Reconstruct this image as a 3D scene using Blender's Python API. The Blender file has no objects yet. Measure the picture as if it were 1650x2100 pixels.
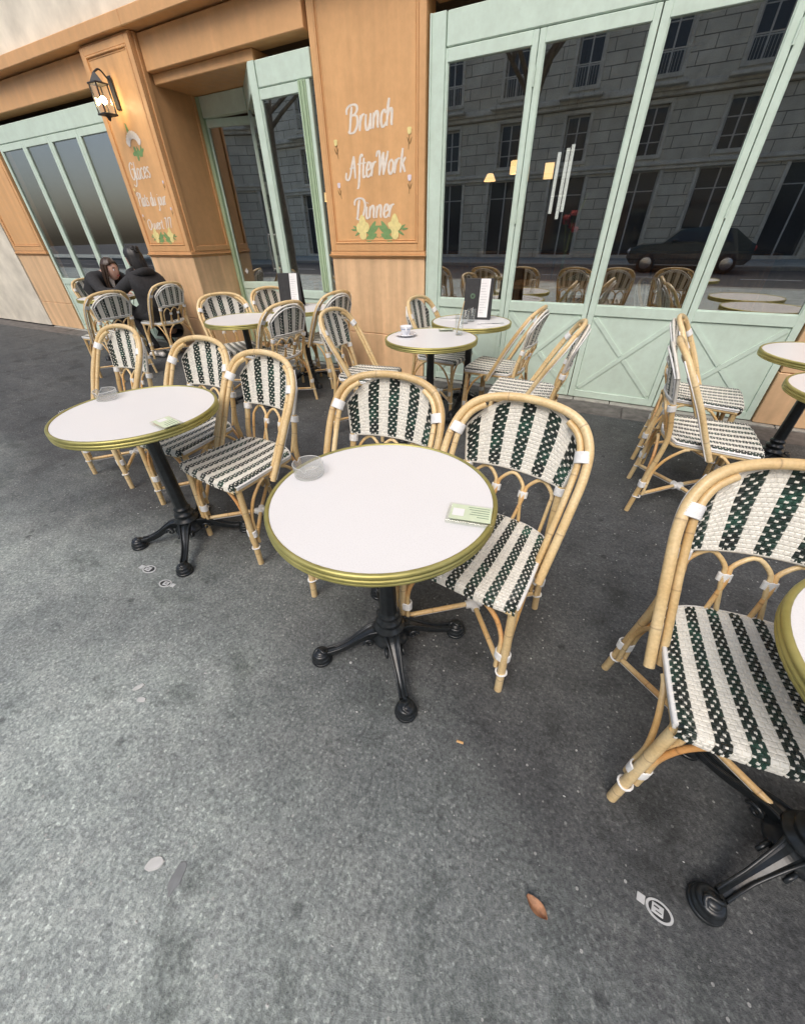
import bpy, math, random
from mathutils import Vector, Matrix
R = math.radians
random.seed(7)
sc = bpy.context.scene
COL = sc.collection

# ------------------------------------------------------------------ camera
F_PX, PITCH, ROLL, CAM_H, YAW = 772.47, 0.6402, -0.0213, 1.3348, 0.4901
cp, sp = math.cos(PITCH), math.sin(PITCH)
_r, _f, _u = Vector((1, 0, 0)), Vector((0, cp, -sp)), Vector((0, sp, cp))
cr_, sr_ = math.cos(ROLL), math.sin(ROLL)
_r, _u = _r * cr_ + _u * sr_, _u * cr_ - _r * sr_
_z = Matrix.Rotation(YAW, 3, 'Z')
_r, _u, _f = _z @ _r, _z @ _u, _z @ _f
cam_data = bpy.data.cameras.new('camera')
cam = bpy.data.objects.new('camera', cam_data)
COL.objects.link(cam)
cam.matrix_world = Matrix(((_r.x, _u.x, -_f.x, 0), (_r.y, _u.y, -_f.y, 0), (_r.z, _u.z, -_f.z, CAM_H), (0, 0, 0, 1)))
cam_data.sensor_fit = 'HORIZONTAL'
cam_data.sensor_width = 36
cam_data.lens = F_PX / 1650 * 36
cam_data.clip_start = 0.02
cam_data.clip_end = 500
sc.camera = cam

# ------------------------------------------------------------------ light
SUN_EL, SUN_AZ = R(51), R(-14)      # soft light coming from the street side (-Y)
world = bpy.data.worlds.new('World')
sc.world = world
world.use_nodes = True
wn = world.node_tree.nodes
bg = wn['Background']
sky = wn.new('ShaderNodeTexSky')
sky.sky_type = 'NISHITA'
sky.sun_disc = False
sky.sun_elevation = SUN_EL
sky.sun_rotation = math.pi + SUN_AZ
sky.air_density = 0.85
sky.dust_density = 4.0
sky.ozone_density = 0.4
world.node_tree.links.new(sky.outputs[0], bg.inputs[0])
bg.inputs[1].default_value = 0.15
sun_d = bpy.data.lights.new('sun', 'SUN')
sun_d.energy = 1.2
sun_d.angle = R(30)
sun_d.color = (1.0, 0.995, 0.985)
sun = bpy.data.objects.new('sun', sun_d)
COL.objects.link(sun)
_sd = Vector((math.sin(SUN_AZ) * math.cos(SUN_EL), -math.cos(SUN_AZ) * math.cos(SUN_EL), math.sin(SUN_EL)))
sun.rotation_euler = _sd.to_track_quat('Z', 'Y').to_euler()
sc.view_settings.view_transform = 'Standard'
sc.view_settings.look = 'None'
sc.view_settings.exposure = 0.27
sc.view_settings.gamma = 1
sc.cycles.max_bounces = 8
sc.cycles.transparent_max_bounces = 16
sc.cycles.caustics_reflective = False
sc.cycles.caustics_refractive = False
sc.cycles.sample_clamp_indirect = 6

# ------------------------------------------------------------------ materials
def new_mat(name):
    m = bpy.data.materials.new(name)
    m.use_nodes = True
    nt = m.node_tree
    return m, nt, nt.nodes['Principled BSDF'], nt.nodes['Material Output']

def N(nt, t, **kw):
    n = nt.nodes.new(t)
    for k, v in kw.items():
        if k.startswith('i_'):
            key = k[2:]
            key = int(key) if key.isdigit() else key
            n.inputs[key].default_value = v
        else:
            setattr(n, k, v)
    return n

def rgba(c):
    return (c[0], c[1], c[2], 1)

def ramp(nt, fac, stops):
    n = nt.nodes.new('ShaderNodeValToRGB')
    el = n.color_ramp.elements
    el[0].position, el[0].color = stops[0][0], rgba(stops[0][1])
    el[1].position, el[1].color = stops[-1][0], rgba(stops[-1][1])
    for p, c in stops[1:-1]:
        e = el.new(p)
        e.color = rgba(c)
    nt.links.new(fac, n.inputs[0])
    return n.outputs[0]

def coords(nt, kind='Object', scale=(1, 1, 1)):
    tc = nt.nodes.new('ShaderNodeTexCoord')
    mp = nt.nodes.new('ShaderNodeMapping')
    mp.inputs['Scale'].default_value = scale
    nt.links.new(tc.outputs[kind], mp.inputs[0])
    return mp.outputs[0]

def noise(nt, vec, scale, detail=4, rough=0.55):
    n = N(nt, 'ShaderNodeTexNoise')
    n.inputs['Scale'].default_value = scale
    n.inputs['Detail'].default_value = detail
    n.inputs['Roughness'].default_value = rough
    nt.links.new(vec, n.inputs['Vector'])
    return n.outputs['Fac']

def mixc(nt, fac, a, b, mode='MIX'):
    n = nt.nodes.new('ShaderNodeMix')
    n.data_type = 'RGBA'
    n.blend_type = mode
    for sock, v in ((n.inputs[0], fac), (n.inputs[6], a), (n.inputs[7], b)):
        if isinstance(v, (int, float)):
            sock.default_value = v
        elif isinstance(v, tuple):
            sock.default_value = rgba(v)
        else:
            nt.links.new(v, sock)
    return n.outputs[2]

def bump(nt, bsdf, h, strength=0.3, dist=0.002):
    b = nt.nodes.new('ShaderNodeBump')
    b.inputs['Strength'].default_value = strength
    b.inputs['Distance'].default_value = dist
    nt.links.new(h, b.inputs['Height'])
    nt.links.new(b.outputs[0], bsdf.inputs['Normal'])
    return b

def simple(name, c, rough=0.5, metal=0.0, var=0.12, nscale=30, bmp=0.0, bdist=0.001, spec=0.5, kind='Object', scale=(1, 1, 1)):
    m, nt, b, o = new_mat(name)
    v = coords(nt, kind, scale)
    f = noise(nt, v, nscale, 5)
    lo = tuple(x * (1 - var) for x in c)
    hi = tuple(min(1, x * (1 + var)) for x in c)
    nt.links.new(ramp(nt, f, [(0.3, lo), (0.7, hi)]), b.inputs['Base Color'])
    b.inputs['Roughness'].default_value = rough
    b.inputs['Metallic'].default_value = metal
    b.inputs['Specular IOR Level'].default_value = spec
    if bmp:
        bump(nt, b, f, bmp, bdist)
    return m

M = {}

def make_asphalt():
    m, nt, b, o = new_mat('asphalt')
    v = coords(nt, 'Object')
    big = noise(nt, v, 0.9, 5, 0.6)
    mid = noise(nt, v, 5.0, 6, 0.65)
    fine = noise(nt, v, 75, 5, 0.78)
    grit = noise(nt, v, 320, 2, 0.6)
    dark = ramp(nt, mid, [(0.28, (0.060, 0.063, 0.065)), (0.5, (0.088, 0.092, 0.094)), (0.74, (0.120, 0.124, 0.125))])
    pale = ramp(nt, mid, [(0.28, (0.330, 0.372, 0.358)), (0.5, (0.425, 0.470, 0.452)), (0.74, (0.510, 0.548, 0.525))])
    # terrace shade painted into the colour, pale streetward, dark past a ragged edge
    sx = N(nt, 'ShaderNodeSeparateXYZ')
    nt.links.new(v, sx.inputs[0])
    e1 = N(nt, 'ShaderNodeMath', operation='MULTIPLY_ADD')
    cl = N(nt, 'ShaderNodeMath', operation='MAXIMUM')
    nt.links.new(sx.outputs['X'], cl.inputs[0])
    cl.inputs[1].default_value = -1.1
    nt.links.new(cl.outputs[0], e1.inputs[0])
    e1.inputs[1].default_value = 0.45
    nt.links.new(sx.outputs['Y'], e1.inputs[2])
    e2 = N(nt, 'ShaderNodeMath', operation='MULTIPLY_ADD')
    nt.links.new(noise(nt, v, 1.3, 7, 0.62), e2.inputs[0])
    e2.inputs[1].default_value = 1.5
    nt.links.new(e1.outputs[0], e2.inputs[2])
    shade_mask = N(nt, 'ShaderNodeMapRange')
    shade_mask.inputs['From Min'].default_value = 1.35
    shade_mask.inputs['From Max'].default_value = 0.10
    nt.links.new(e2.outputs[0], shade_mask.inputs['Value'])
    base = mixc(nt, shade_mask.outputs[0], dark, pale)
    patch = ramp(nt, big, [(0.33, (0.80, 0.80, 0.81)), (0.66, (1.12, 1.12, 1.1))])
    c1 = mixc(nt, 1.0, base, patch, 'MULTIPLY')
    c2 = mixc(nt, 0.8, c1, ramp(nt, fine, [(0.32, (0.50, 0.50, 0.51)), (0.5, (1, 1, 1)), (0.68, (1.5, 1.5, 1.48))]), 'MULTIPLY')
    # pale aggregate and old gum specks
    vo = N(nt, 'ShaderNodeTexVoronoi')
    vo.inputs['Scale'].default_value = 46
    nt.links.new(v, vo.inputs['Vector'])
    sepc = nt.nodes.new('ShaderNodeSeparateColor')
    nt.links.new(vo.outputs['Color'], sepc.inputs[0])
    pick = N(nt, 'ShaderNodeMath', operation='GREATER_THAN')
    nt.links.new(sepc.outputs[0], pick.inputs[0])
    pick.inputs[1].default_value = 0.80
    near = N(nt, 'ShaderNodeMath', operation='LESS_THAN')
    nt.links.new(vo.outputs['Distance'], near.inputs[0])
    near.inputs[1].default_value = 0.17
    mm = N(nt, 'ShaderNodeMath', operation='MULTIPLY')
    nt.links.new(pick.outputs[0], mm.inputs[0])
    nt.links.new(near.outputs[0], mm.inputs[1])
    m2 = N(nt, 'ShaderNodeMath', operation='MULTIPLY')
    nt.links.new(mm.outputs[0], m2.inputs[0])
    nt.links.new(sepc.outputs[1], m2.inputs[1])
    vs_ = coords(nt, 'Object', (1.0, 1.5, 1.0))
    blot2 = noise(nt, vs_, 9, 6, 0.72)
    agg = N(nt, 'ShaderNodeTexVoronoi')
    agg.inputs['Scale'].default_value = 165
    agg.feature = 'SMOOTH_F1'
    agg.inputs['Smoothness'].default_value = 0.35
    nt.links.new(v, agg.inputs['Vector'])
    ags = nt.nodes.new('ShaderNodeSeparateColor')
    nt.links.new(agg.outputs['Color'], ags.inputs[0])
    c2 = mixc(nt, 0.62, c2, ramp(nt, ags.outputs[0], [(0.0, (0.52, 0.53, 0.54)), (0.5, (0.95, 0.95, 0.95)), (0.86, (1.15, 1.15, 1.13)), (1.0, (1.9, 1.88, 1.82))]), 'MULTIPLY')
    stn = noise(nt, v, 2.6, 7, 0.68)
    c2 = mixc(nt, 0.9, c2, ramp(nt, stn, [(0.36, (0.55, 0.56, 0.55)), (0.46, (1, 1, 1)), (0.62, (1.0, 1.0, 1.0)), (0.72, (1.22, 1.22, 1.2))]), 'MULTIPLY')
    c2 = mixc(nt, 0.55, c2, ramp(nt, blot2, [(0.30, (0.62, 0.63, 0.64)), (0.5, (1, 1, 1)), (0.70, (1.32, 1.32, 1.28))]), 'MULTIPLY')
    c3 = mixc(nt, m2.outputs[0], c2, (0.42, 0.42, 0.40))
    # dark round gum blots
    vg = N(nt, 'ShaderNodeTexVoronoi')
    vg.inputs['Scale'].default_value = 5.5
    nt.links.new(v, vg.inputs['Vector'])
    blot = ramp(nt, vg.outputs['Distance'], [(0.06, (0.4, 0.4, 0.41)), (0.10, (1, 1, 1))])
    c4 = mixc(nt, 0.75, c3, blot, 'MULTIPLY')
    # hairline cracks
    vc = N(nt, 'ShaderNodeTexVoronoi', feature='DISTANCE_TO_EDGE')
    vc.inputs['Scale'].default_value = 0.55
    wob = nt.nodes.new('ShaderNodeVectorMath')
    wob.operation = 'ADD'
    nz = N(nt, 'ShaderNodeTexNoise')
    nz.inputs['Scale'].default_value = 2.2
    nz.inputs['Detail'].default_value = 6
    nt.links.new(v, nz.inputs['Vector'])
    nt.links.new(v, wob.inputs[0])
    nt.links.new(nz.outputs['Color'], wob.inputs[1])
    nt.links.new(wob.outputs[0], vc.inputs['Vector'])
    crack = ramp(nt, vc.outputs['Distance'], [(0.0008, (0.35, 0.35, 0.36)), (0.0032, (1, 1, 1))])
    c5 = mixc(nt, 0.38, c4, crack, 'MULTIPLY')
    nt.links.new(c5, b.inputs['Base Color'])
    rr = ramp(nt, mid, [(0.3, (0.62, 0.62, 0.62)), (0.7, (0.9, 0.9, 0.9))])
    nt.links.new(rr, b.inputs['Roughness'])
    b.inputs['Specular IOR Level'].default_value = 0.35
    add = N(nt, 'ShaderNodeMath', operation='MULTIPLY_ADD')
    nt.links.new(grit, add.inputs[0])
    add.inputs[1].default_value = 0.5
    nt.links.new(fine, add.inputs[2])
    bump(nt, b, add.outputs[0], 0.7, 0.007)
    return m
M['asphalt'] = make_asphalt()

def make_rattan():
    m, nt, b, o = new_mat('rattan')
    v = coords(nt, 'Object')
    at = N(nt, 'ShaderNodeAttribute', attribute_name='Col')
    oi = N(nt, 'ShaderNodeObjectInfo')
    va = nt.nodes.new('ShaderNodeVectorMath')
    va.operation = 'ADD'
    nt.links.new(v, va.inputs[0])
    sc2 = N(nt, 'ShaderNodeVectorMath', operation='SCALE')
    cx = N(nt, 'ShaderNodeCombineXYZ')
    for i in range(3):
        nt.links.new(oi.outputs['Random'], cx.inputs[i])
    nt.links.new(cx.outputs[0], sc2.inputs[0])
    sc2.inputs['Scale'].default_value = 20
    nt.links.new(sc2.outputs[0], va.inputs[1])
    f = noise(nt, va.outputs[0], 9, 4)
    g = noise(nt, va.outputs[0], 120, 3)
    base = ramp(nt, f, [(0.25, (0.66, 0.45, 0.20)), (0.5, (0.77, 0.575, 0.295)), (0.75, (0.83, 0.67, 0.395))])
    base = mixc(nt, 1.0, base, ramp(nt, oi.outputs['Random'], [(0.0, (0.84, 0.80, 0.74)), (0.5, (1.0, 1.0, 1.0)), (1.0, (1.06, 1.07, 1.10))]), 'MULTIPLY')
    c = mixc(nt, 1.0, base, at.outputs['Color'], 'MULTIPLY')
    c2 = mixc(nt, 0.5, c, ramp(nt, g, [(0.3, (0.75, 0.72, 0.68)), (0.7, (1.12, 1.12, 1.12))]), 'MULTIPLY')
    nt.links.new(c2, b.inputs['Base Color'])
    b.inputs['Roughness'].default_value = 0.38
    b.inputs['Coat Weight'].default_value = 0.15
    bump(nt, b, g, 0.12, 0.001)
    return m
M['rattan'] = make_rattan()
M['weave_white'] = simple('weave_white', (0.80, 0.775, 0.695), 0.45, var=0.09, nscale=60)
M['weave_dark'] = None
def make_dark():
    m, nt, b, o = new_mat('weave_dark')
    v = coords(nt, 'Object')
    f = noise(nt, v, 14, 3)
    nt.links.new(ramp(nt, f, [(0.42, (0.020, 0.027, 0.024)), (0.60, (0.022, 0.050, 0.038)), (0.75, (0.030, 0.11, 0.075))]), b.inputs['Base Color'])
    b.inputs['Roughness'].default_value = 0.3
    return m
M['weave_dark'] = make_dark()
M['cord'] = simple('white_cord', (0.82, 0.82, 0.80), 0.4, var=0.05, nscale=80)
def make_laminate():
    m, nt, b, o = new_mat('white_laminate')
    v = coords(nt, 'Object')
    f = noise(nt, v, 260, 2, 0.5)
    g = noise(nt, v, 6, 6, 0.6)
    c = ramp(nt, f, [(0.3, (0.745, 0.735, 0.725)), (0.55, (0.79, 0.782, 0.775))])
    c2 = mixc(nt, 0.35, c, ramp(nt, g, [(0.15, (0.93, 0.925, 0.915)), (0.75, (1.02, 1.02, 1.02))]), 'MULTIPLY')
    nt.links.new(c2, b.inputs['Base Color'])
    nt.links.new(ramp(nt, g, [(0.1, (0.30,) * 3), (0.9, (0.40,) * 3)]), b.inputs['Roughness'])
    return m
M['laminate'] = make_laminate()
def make_brass():
    m, nt, b, o = new_mat('brass')
    v = coords(nt, 'Object')
    f = noise(nt, v, 12, 5)
    nt.links.new(ramp(nt, f, [(0.3, (0.36, 0.325, 0.10)), (0.7, (0.52, 0.475, 0.18))]), b.inputs['Base Color'])
    b.inputs['Metallic'].default_value = 0.7
    nt.links.new(ramp(nt, f, [(0.3, (0.36,) * 3), (0.7, (0.52,) * 3)]), b.inputs['Roughness'])
    return m
M['brass'] = make_brass()
M['iron'] = simple('cast_iron', (0.016, 0.019, 0.021), 0.28, var=0.4, nscale=60, bmp=0.25, bdist=0.002)
def make_paint(name, c, streak, rough=0.45):
    m, nt, b, o = new_mat(name)
    v = coords(nt, 'Object', (7, 7, 0.55))
    f = noise(nt, v, 1.4, 4, 0.5)
    v2 = coords(nt, 'Object')
    g = noise(nt, v2, 18, 6, 0.65)
    d = noise(nt, v2, 2.2, 5, 0.6)
    lo = tuple(x * (1 - streak) for x in c)
    hi = tuple(min(1, x * (1 + streak)) for x in c)
    c1 = ramp(nt, f, [(0.3, lo), (0.55, c), (0.75, hi)])
    c2 = mixc(nt, 0.35, c1, ramp(nt, g, [(0.35, (0.86, 0.84, 0.82)), (0.65, (1.08, 1.08, 1.08))]), 'MULTIPLY')
    c3 = mixc(nt, 0.4, c2, ramp(nt, d, [(0.3, (0.84, 0.82, 0.80)), (0.6, (1.05, 1.05, 1.05))]), 'MULTIPLY')
    sc_ = noise(nt, coords(nt, 'Object', (1.0, 1.0, 1.6)), 21, 7, 0.72)
    c4 = mixc(nt, 0.8, c3, ramp(nt, sc_, [(0.66, (1, 1, 1)), (0.74, (0.74, 0.71, 0.66))]), 'MULTIPLY')
    lt = noise(nt, coords(nt, 'Object', (1.3, 1.3, 0.8)), 33, 6, 0.7)
    c5 = mixc(nt, 0.7, c4, ramp(nt, lt, [(0.68, (1, 1, 1)), (0.76, (1.16, 1.16, 1.18))]), 'MULTIPLY')
    nt.links.new(c5, b.inputs['Base Color'])
    nt.links.new(ramp(nt, g, [(0.3, (rough - .1,) * 3), (0.7, (rough + .14,) * 3)]), b.inputs['Roughness'])
    br_ = noise(nt, coords(nt, 'Object', (160, 160, 3)), 1.0, 3, 0.6)
    bump(nt, b, br_, 0.12, 0.0015)
    return m
M['ochre'] = make_paint('ochre_paint', (0.735, 0.42, 0.185), 0.11)
M['ochre_plinth'] = make_paint('ochre_plinth_paint', (0.80, 0.535, 0.305), 0.19)
M['ochre_trim'] = make_paint('ochre_trim_paint', (0.70, 0.40, 0.18), 0.07)
M['mint'] = make_paint('mint_paint', (0.605, 0.735, 0.63), 0.03, 0.42)
M['mint_dark'] = make_paint('green_paint', (0.40, 0.53, 0.34), 0.05, 0.45)
M['letter'] = simple('letter_paint', (0.80, 0.72, 0.62), 0.6, var=0.1, nscale=40)
M['petal_yellow'] = simple('petal_yellow_paint', (0.82, 0.70, 0.30), 0.6)
M['petal_lilac'] = simple('petal_lilac_paint', (0.76, 0.68, 0.72), 0.6)
M['leaf_paint'] = simple('leaf_paint', (0.20, 0.34, 0.13), 0.6)
M['stem_paint'] = simple('stem_paint', (0.30, 0.17, 0.06), 0.6)
M['stone'] = simple('sill_stone', (0.34, 0.33, 0.29), 0.8, var=0.25, nscale=14, bmp=0.4, bdist=0.004)
M['stone_dark'] = simple('gutter_stone', (0.125, 0.115, 0.105), 0.85, var=0.4, nscale=11, bmp=0.5, bdist=0.006)
M['shadow'] = simple('dark_gap', (0.02, 0.02, 0.02), 0.8)
M['black'] = simple('black_board', (0.028, 0.028, 0.029), 0.5, var=0.2)
M['paper'] = simple('white_paper', (0.82, 0.81, 0.79), 0.7, var=0.03)
M['china'] = simple('white_china', (0.82, 0.83, 0.86), 0.15, var=0.02)
M['blue_print'] = simple('blue_print', (0.25, 0.33, 0.52), 0.3)
M['coffee'] = simple('coffee', (0.05, 0.022, 0.01), 0.2)
M['card_green'] = simple('card_green', (0.62, 0.70, 0.50), 0.5, var=0.06)
M['card_text'] = simple('card_text', (0.13, 0.20, 0.12), 0.6)
M['straw'] = simple('paper_straw', (0.62, 0.46, 0.25), 0.6)
M['steel'] = simple('steel', (0.55, 0.56, 0.58), 0.25, metal=1.0, var=0.08)
M['skin'] = simple('skin', (0.55, 0.34, 0.26), 0.5, var=0.08, nscale=20)
M['lips'] = simple('lips', (0.42, 0.13, 0.12), 0.45)
M['hair_black'] = simple('hair_black', (0.02, 0.018, 0.017), 0.45, var=0.4, nscale=30, scale=(1, 1, 0.2))
M['hair_brown'] = simple('hair_brown', (0.045, 0.026, 0.016), 0.45, var=0.4, nscale=40, scale=(1, 1, 0.2))
M['coat'] = simple('black_wool', (0.024, 0.024, 0.026), 0.85, var=0.3, nscale=40, bmp=0.3, bdist=0.004)
M['trousers'] = simple('black_trousers', (0.024, 0.024, 0.027), 0.8, var=0.3)
M['shirt'] = simple('white_shirt', (0.72, 0.70, 0.66), 0.7)
M['leaf_dry'] = simple('dry_leaf', (0.42, 0.22, 0.12), 0.7, var=0.4, nscale=60)
M['butt'] = simple('cigarette_filter', (0.68, 0.42, 0.18), 0.8)
M['gum'] = simple('pale_gum', (0.55, 0.55, 0.53), 0.75, var=0.08)
M['stain'] = simple('dark_stain', (0.20, 0.21, 0.212), 0.85, var=0.15)
M['stud'] = simple('stud_metal', (0.62, 0.63, 0.62), 0.45, metal=0.3, var=0.1)
M['stud_dark'] = simple('stud_ground', (0.03, 0.032, 0.033), 0.6)
M['room'] = simple('dark_room_wall', (0.17, 0.16, 0.15), 0.7)
M['room_wood'] = simple('brown_wood', (0.36, 0.18, 0.07), 0.45, var=0.35, nscale=8, scale=(1, 8, 8))
M['bar_wood'] = simple('bar_wood', (0.42, 0.20, 0.07), 0.35, var=0.3, nscale=6, scale=(8, 8, 1))
M['cable'] = simple('black_cable', (0.03, 0.03, 0.03), 0.6)

def make_glass(name, tint, f0, rough=0.0):
    m, nt, b, o = new_mat(name)
    nt.nodes.remove(b)
    tr = N(nt, 'ShaderNodeBsdfTransparent')
    tr.inputs[0].default_value = rgba(tint)
    gl = N(nt, 'ShaderNodeBsdfGlossy')
    gl.inputs['Roughness'].default_value = rough
    gl.inputs['Color'].default_value = (0.98, 0.97, 0.94, 1)
    lw = N(nt, 'ShaderNodeLayerWeight')
    lw.inputs[0].default_value = 0.5
    pw = N(nt, 'ShaderNodeMath', operation='POWER')
    nt.links.new(lw.outputs['Facing'], pw.inputs[0])
    pw.inputs[1].default_value = 5.0
    ma = N(nt, 'ShaderNodeMath', operation='MULTIPLY_ADD')
    nt.links.new(pw.outputs[0], ma.inputs[0])
    ma.inputs[1].default_value = 1 - f0
    ma.inputs[2].default_value = f0
    mx = N(nt, 'ShaderNodeMixShader')
    nt.links.new(ma.outputs[0], mx.inputs[0])
    nt.links.new(tr.outputs[0], mx.inputs[1])
    nt.links.new(gl.outputs[0], mx.inputs[2])
    nt.links.new(mx.outputs[0], o.inputs[0])
    return m
M['glass'] = make_glass('window_glass', (0.90, 0.91, 0.89), 0.32)
M['glass_film'] = make_glass('reflective_window_glass', (0.88, 0.90, 0.88), 0.50)
def frost(m, k, c):
    nt = m.node_tree
    o = nt.nodes['Material Output']
    old = o.inputs[0].links[0].from_socket
    d = N(nt, 'ShaderNodeBsdfTranslucent')
    d.inputs[0].default_value = rgba(c)
    e = N(nt, 'ShaderNodeBsdfDiffuse')
    e.inputs[0].default_value = rgba(c)
    ad = N(nt, 'ShaderNodeMixShader')
    nt.links.new(d.outputs[0], ad.inputs[1])
    nt.links.new(e.outputs[0], ad.inputs[2])
    mx = N(nt, 'ShaderNodeMixShader')
    mx.inputs[0].default_value = k
    nt.links.new(old, mx.inputs[1])
    nt.links.new(ad.outputs[0], mx.inputs[2])
    nt.links.new(mx.outputs[0], o.inputs[0])
    return m
M['tumbler'] = make_glass('drinking_glass', (0.95, 0.965, 0.965), 0.04)
M['ashglass'] = make_glass('ashtray_glass', (0.90, 0.905, 0.90), 0.06)
frost(M['ashglass'], .16, (.95, .96, .95))
M['ash_highlight'] = frost(make_glass('ashtray_highlight', (0.95, 0.96, 0.95), 0.12), .55, (.95, .96, .95))
M['acrylic'] = make_glass('clear_acrylic', (0.96, 0.97, 0.95), 0.035)

def make_emit(name, c, s):
    m, nt, b, o = new_mat(name)
    b.inputs['Base Color'].default_value = rgba(c)
    b.inputs['Emission Color'].default_value = rgba(c)
    b.inputs['Emission Strength'].default_value = s
    return m
M['bulb'] = make_emit('warm_bulb', (1.0, 0.72, 0.38), 70)
M['strip_glow'] = make_emit('reflection_glow', (0.95, 0.96, 0.92), 0.9)  # weak glow imitating pale reflections at the second door
M['shade_lit'] = make_emit('lit_lamp_shade', (1.0, 0.66, 0.30), 2.2)

# ------------------------------------------------------------------ mesh builder
def cr(pts, n=8, closed=False):
    pts = [Vector(p) for p in pts]
    out = []
    L = len(pts)
    segs = L if closed else L - 1
    for i in range(segs):
        if closed:
            a, b, c, d = pts[(i - 1) % L], pts[i], pts[(i + 1) % L], pts[(i + 2) % L]
        else:
            b, c = pts[i], pts[i + 1]
            a = pts[i - 1] if i > 0 else b * 2 - c
            d = pts[i + 2] if i + 2 < L else c * 2 - b
        for k in range(n):
            t = k / n
            out.append(0.5 * ((2 * b) + (c - a) * t + (2 * a - 5 * b + 4 * c - d) * t * t + (3 * b - a - 3 * c + d) * t ** 3))
    if not closed:
        out.append(pts[-1])
    return out

def resample(pts, step, extra=()):
    acc = [0.0]
    for a, b in zip(pts, pts[1:]):
        acc.append(acc[-1] + (b - a).length)
    L = acc[-1]
    n = max(2, int(round(L / step)))
    ss = sorted(set([L * i / n for i in range(n + 1)] + [s for e in extra for s in (e - .005, e - .002, e, e + .002, e + .005) if 0 < s < L]))
    out, j = [], 0
    for s in ss:
        while j < len(acc) - 2 and acc[j + 1] < s:
            j += 1
        d = acc[j + 1] - acc[j]
        t = (s - acc[j]) / d if d > 1e-9 else 0
        out.append((pts[j].lerp(pts[j + 1], min(1, max(0, t))), s))
    return out, L

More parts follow.
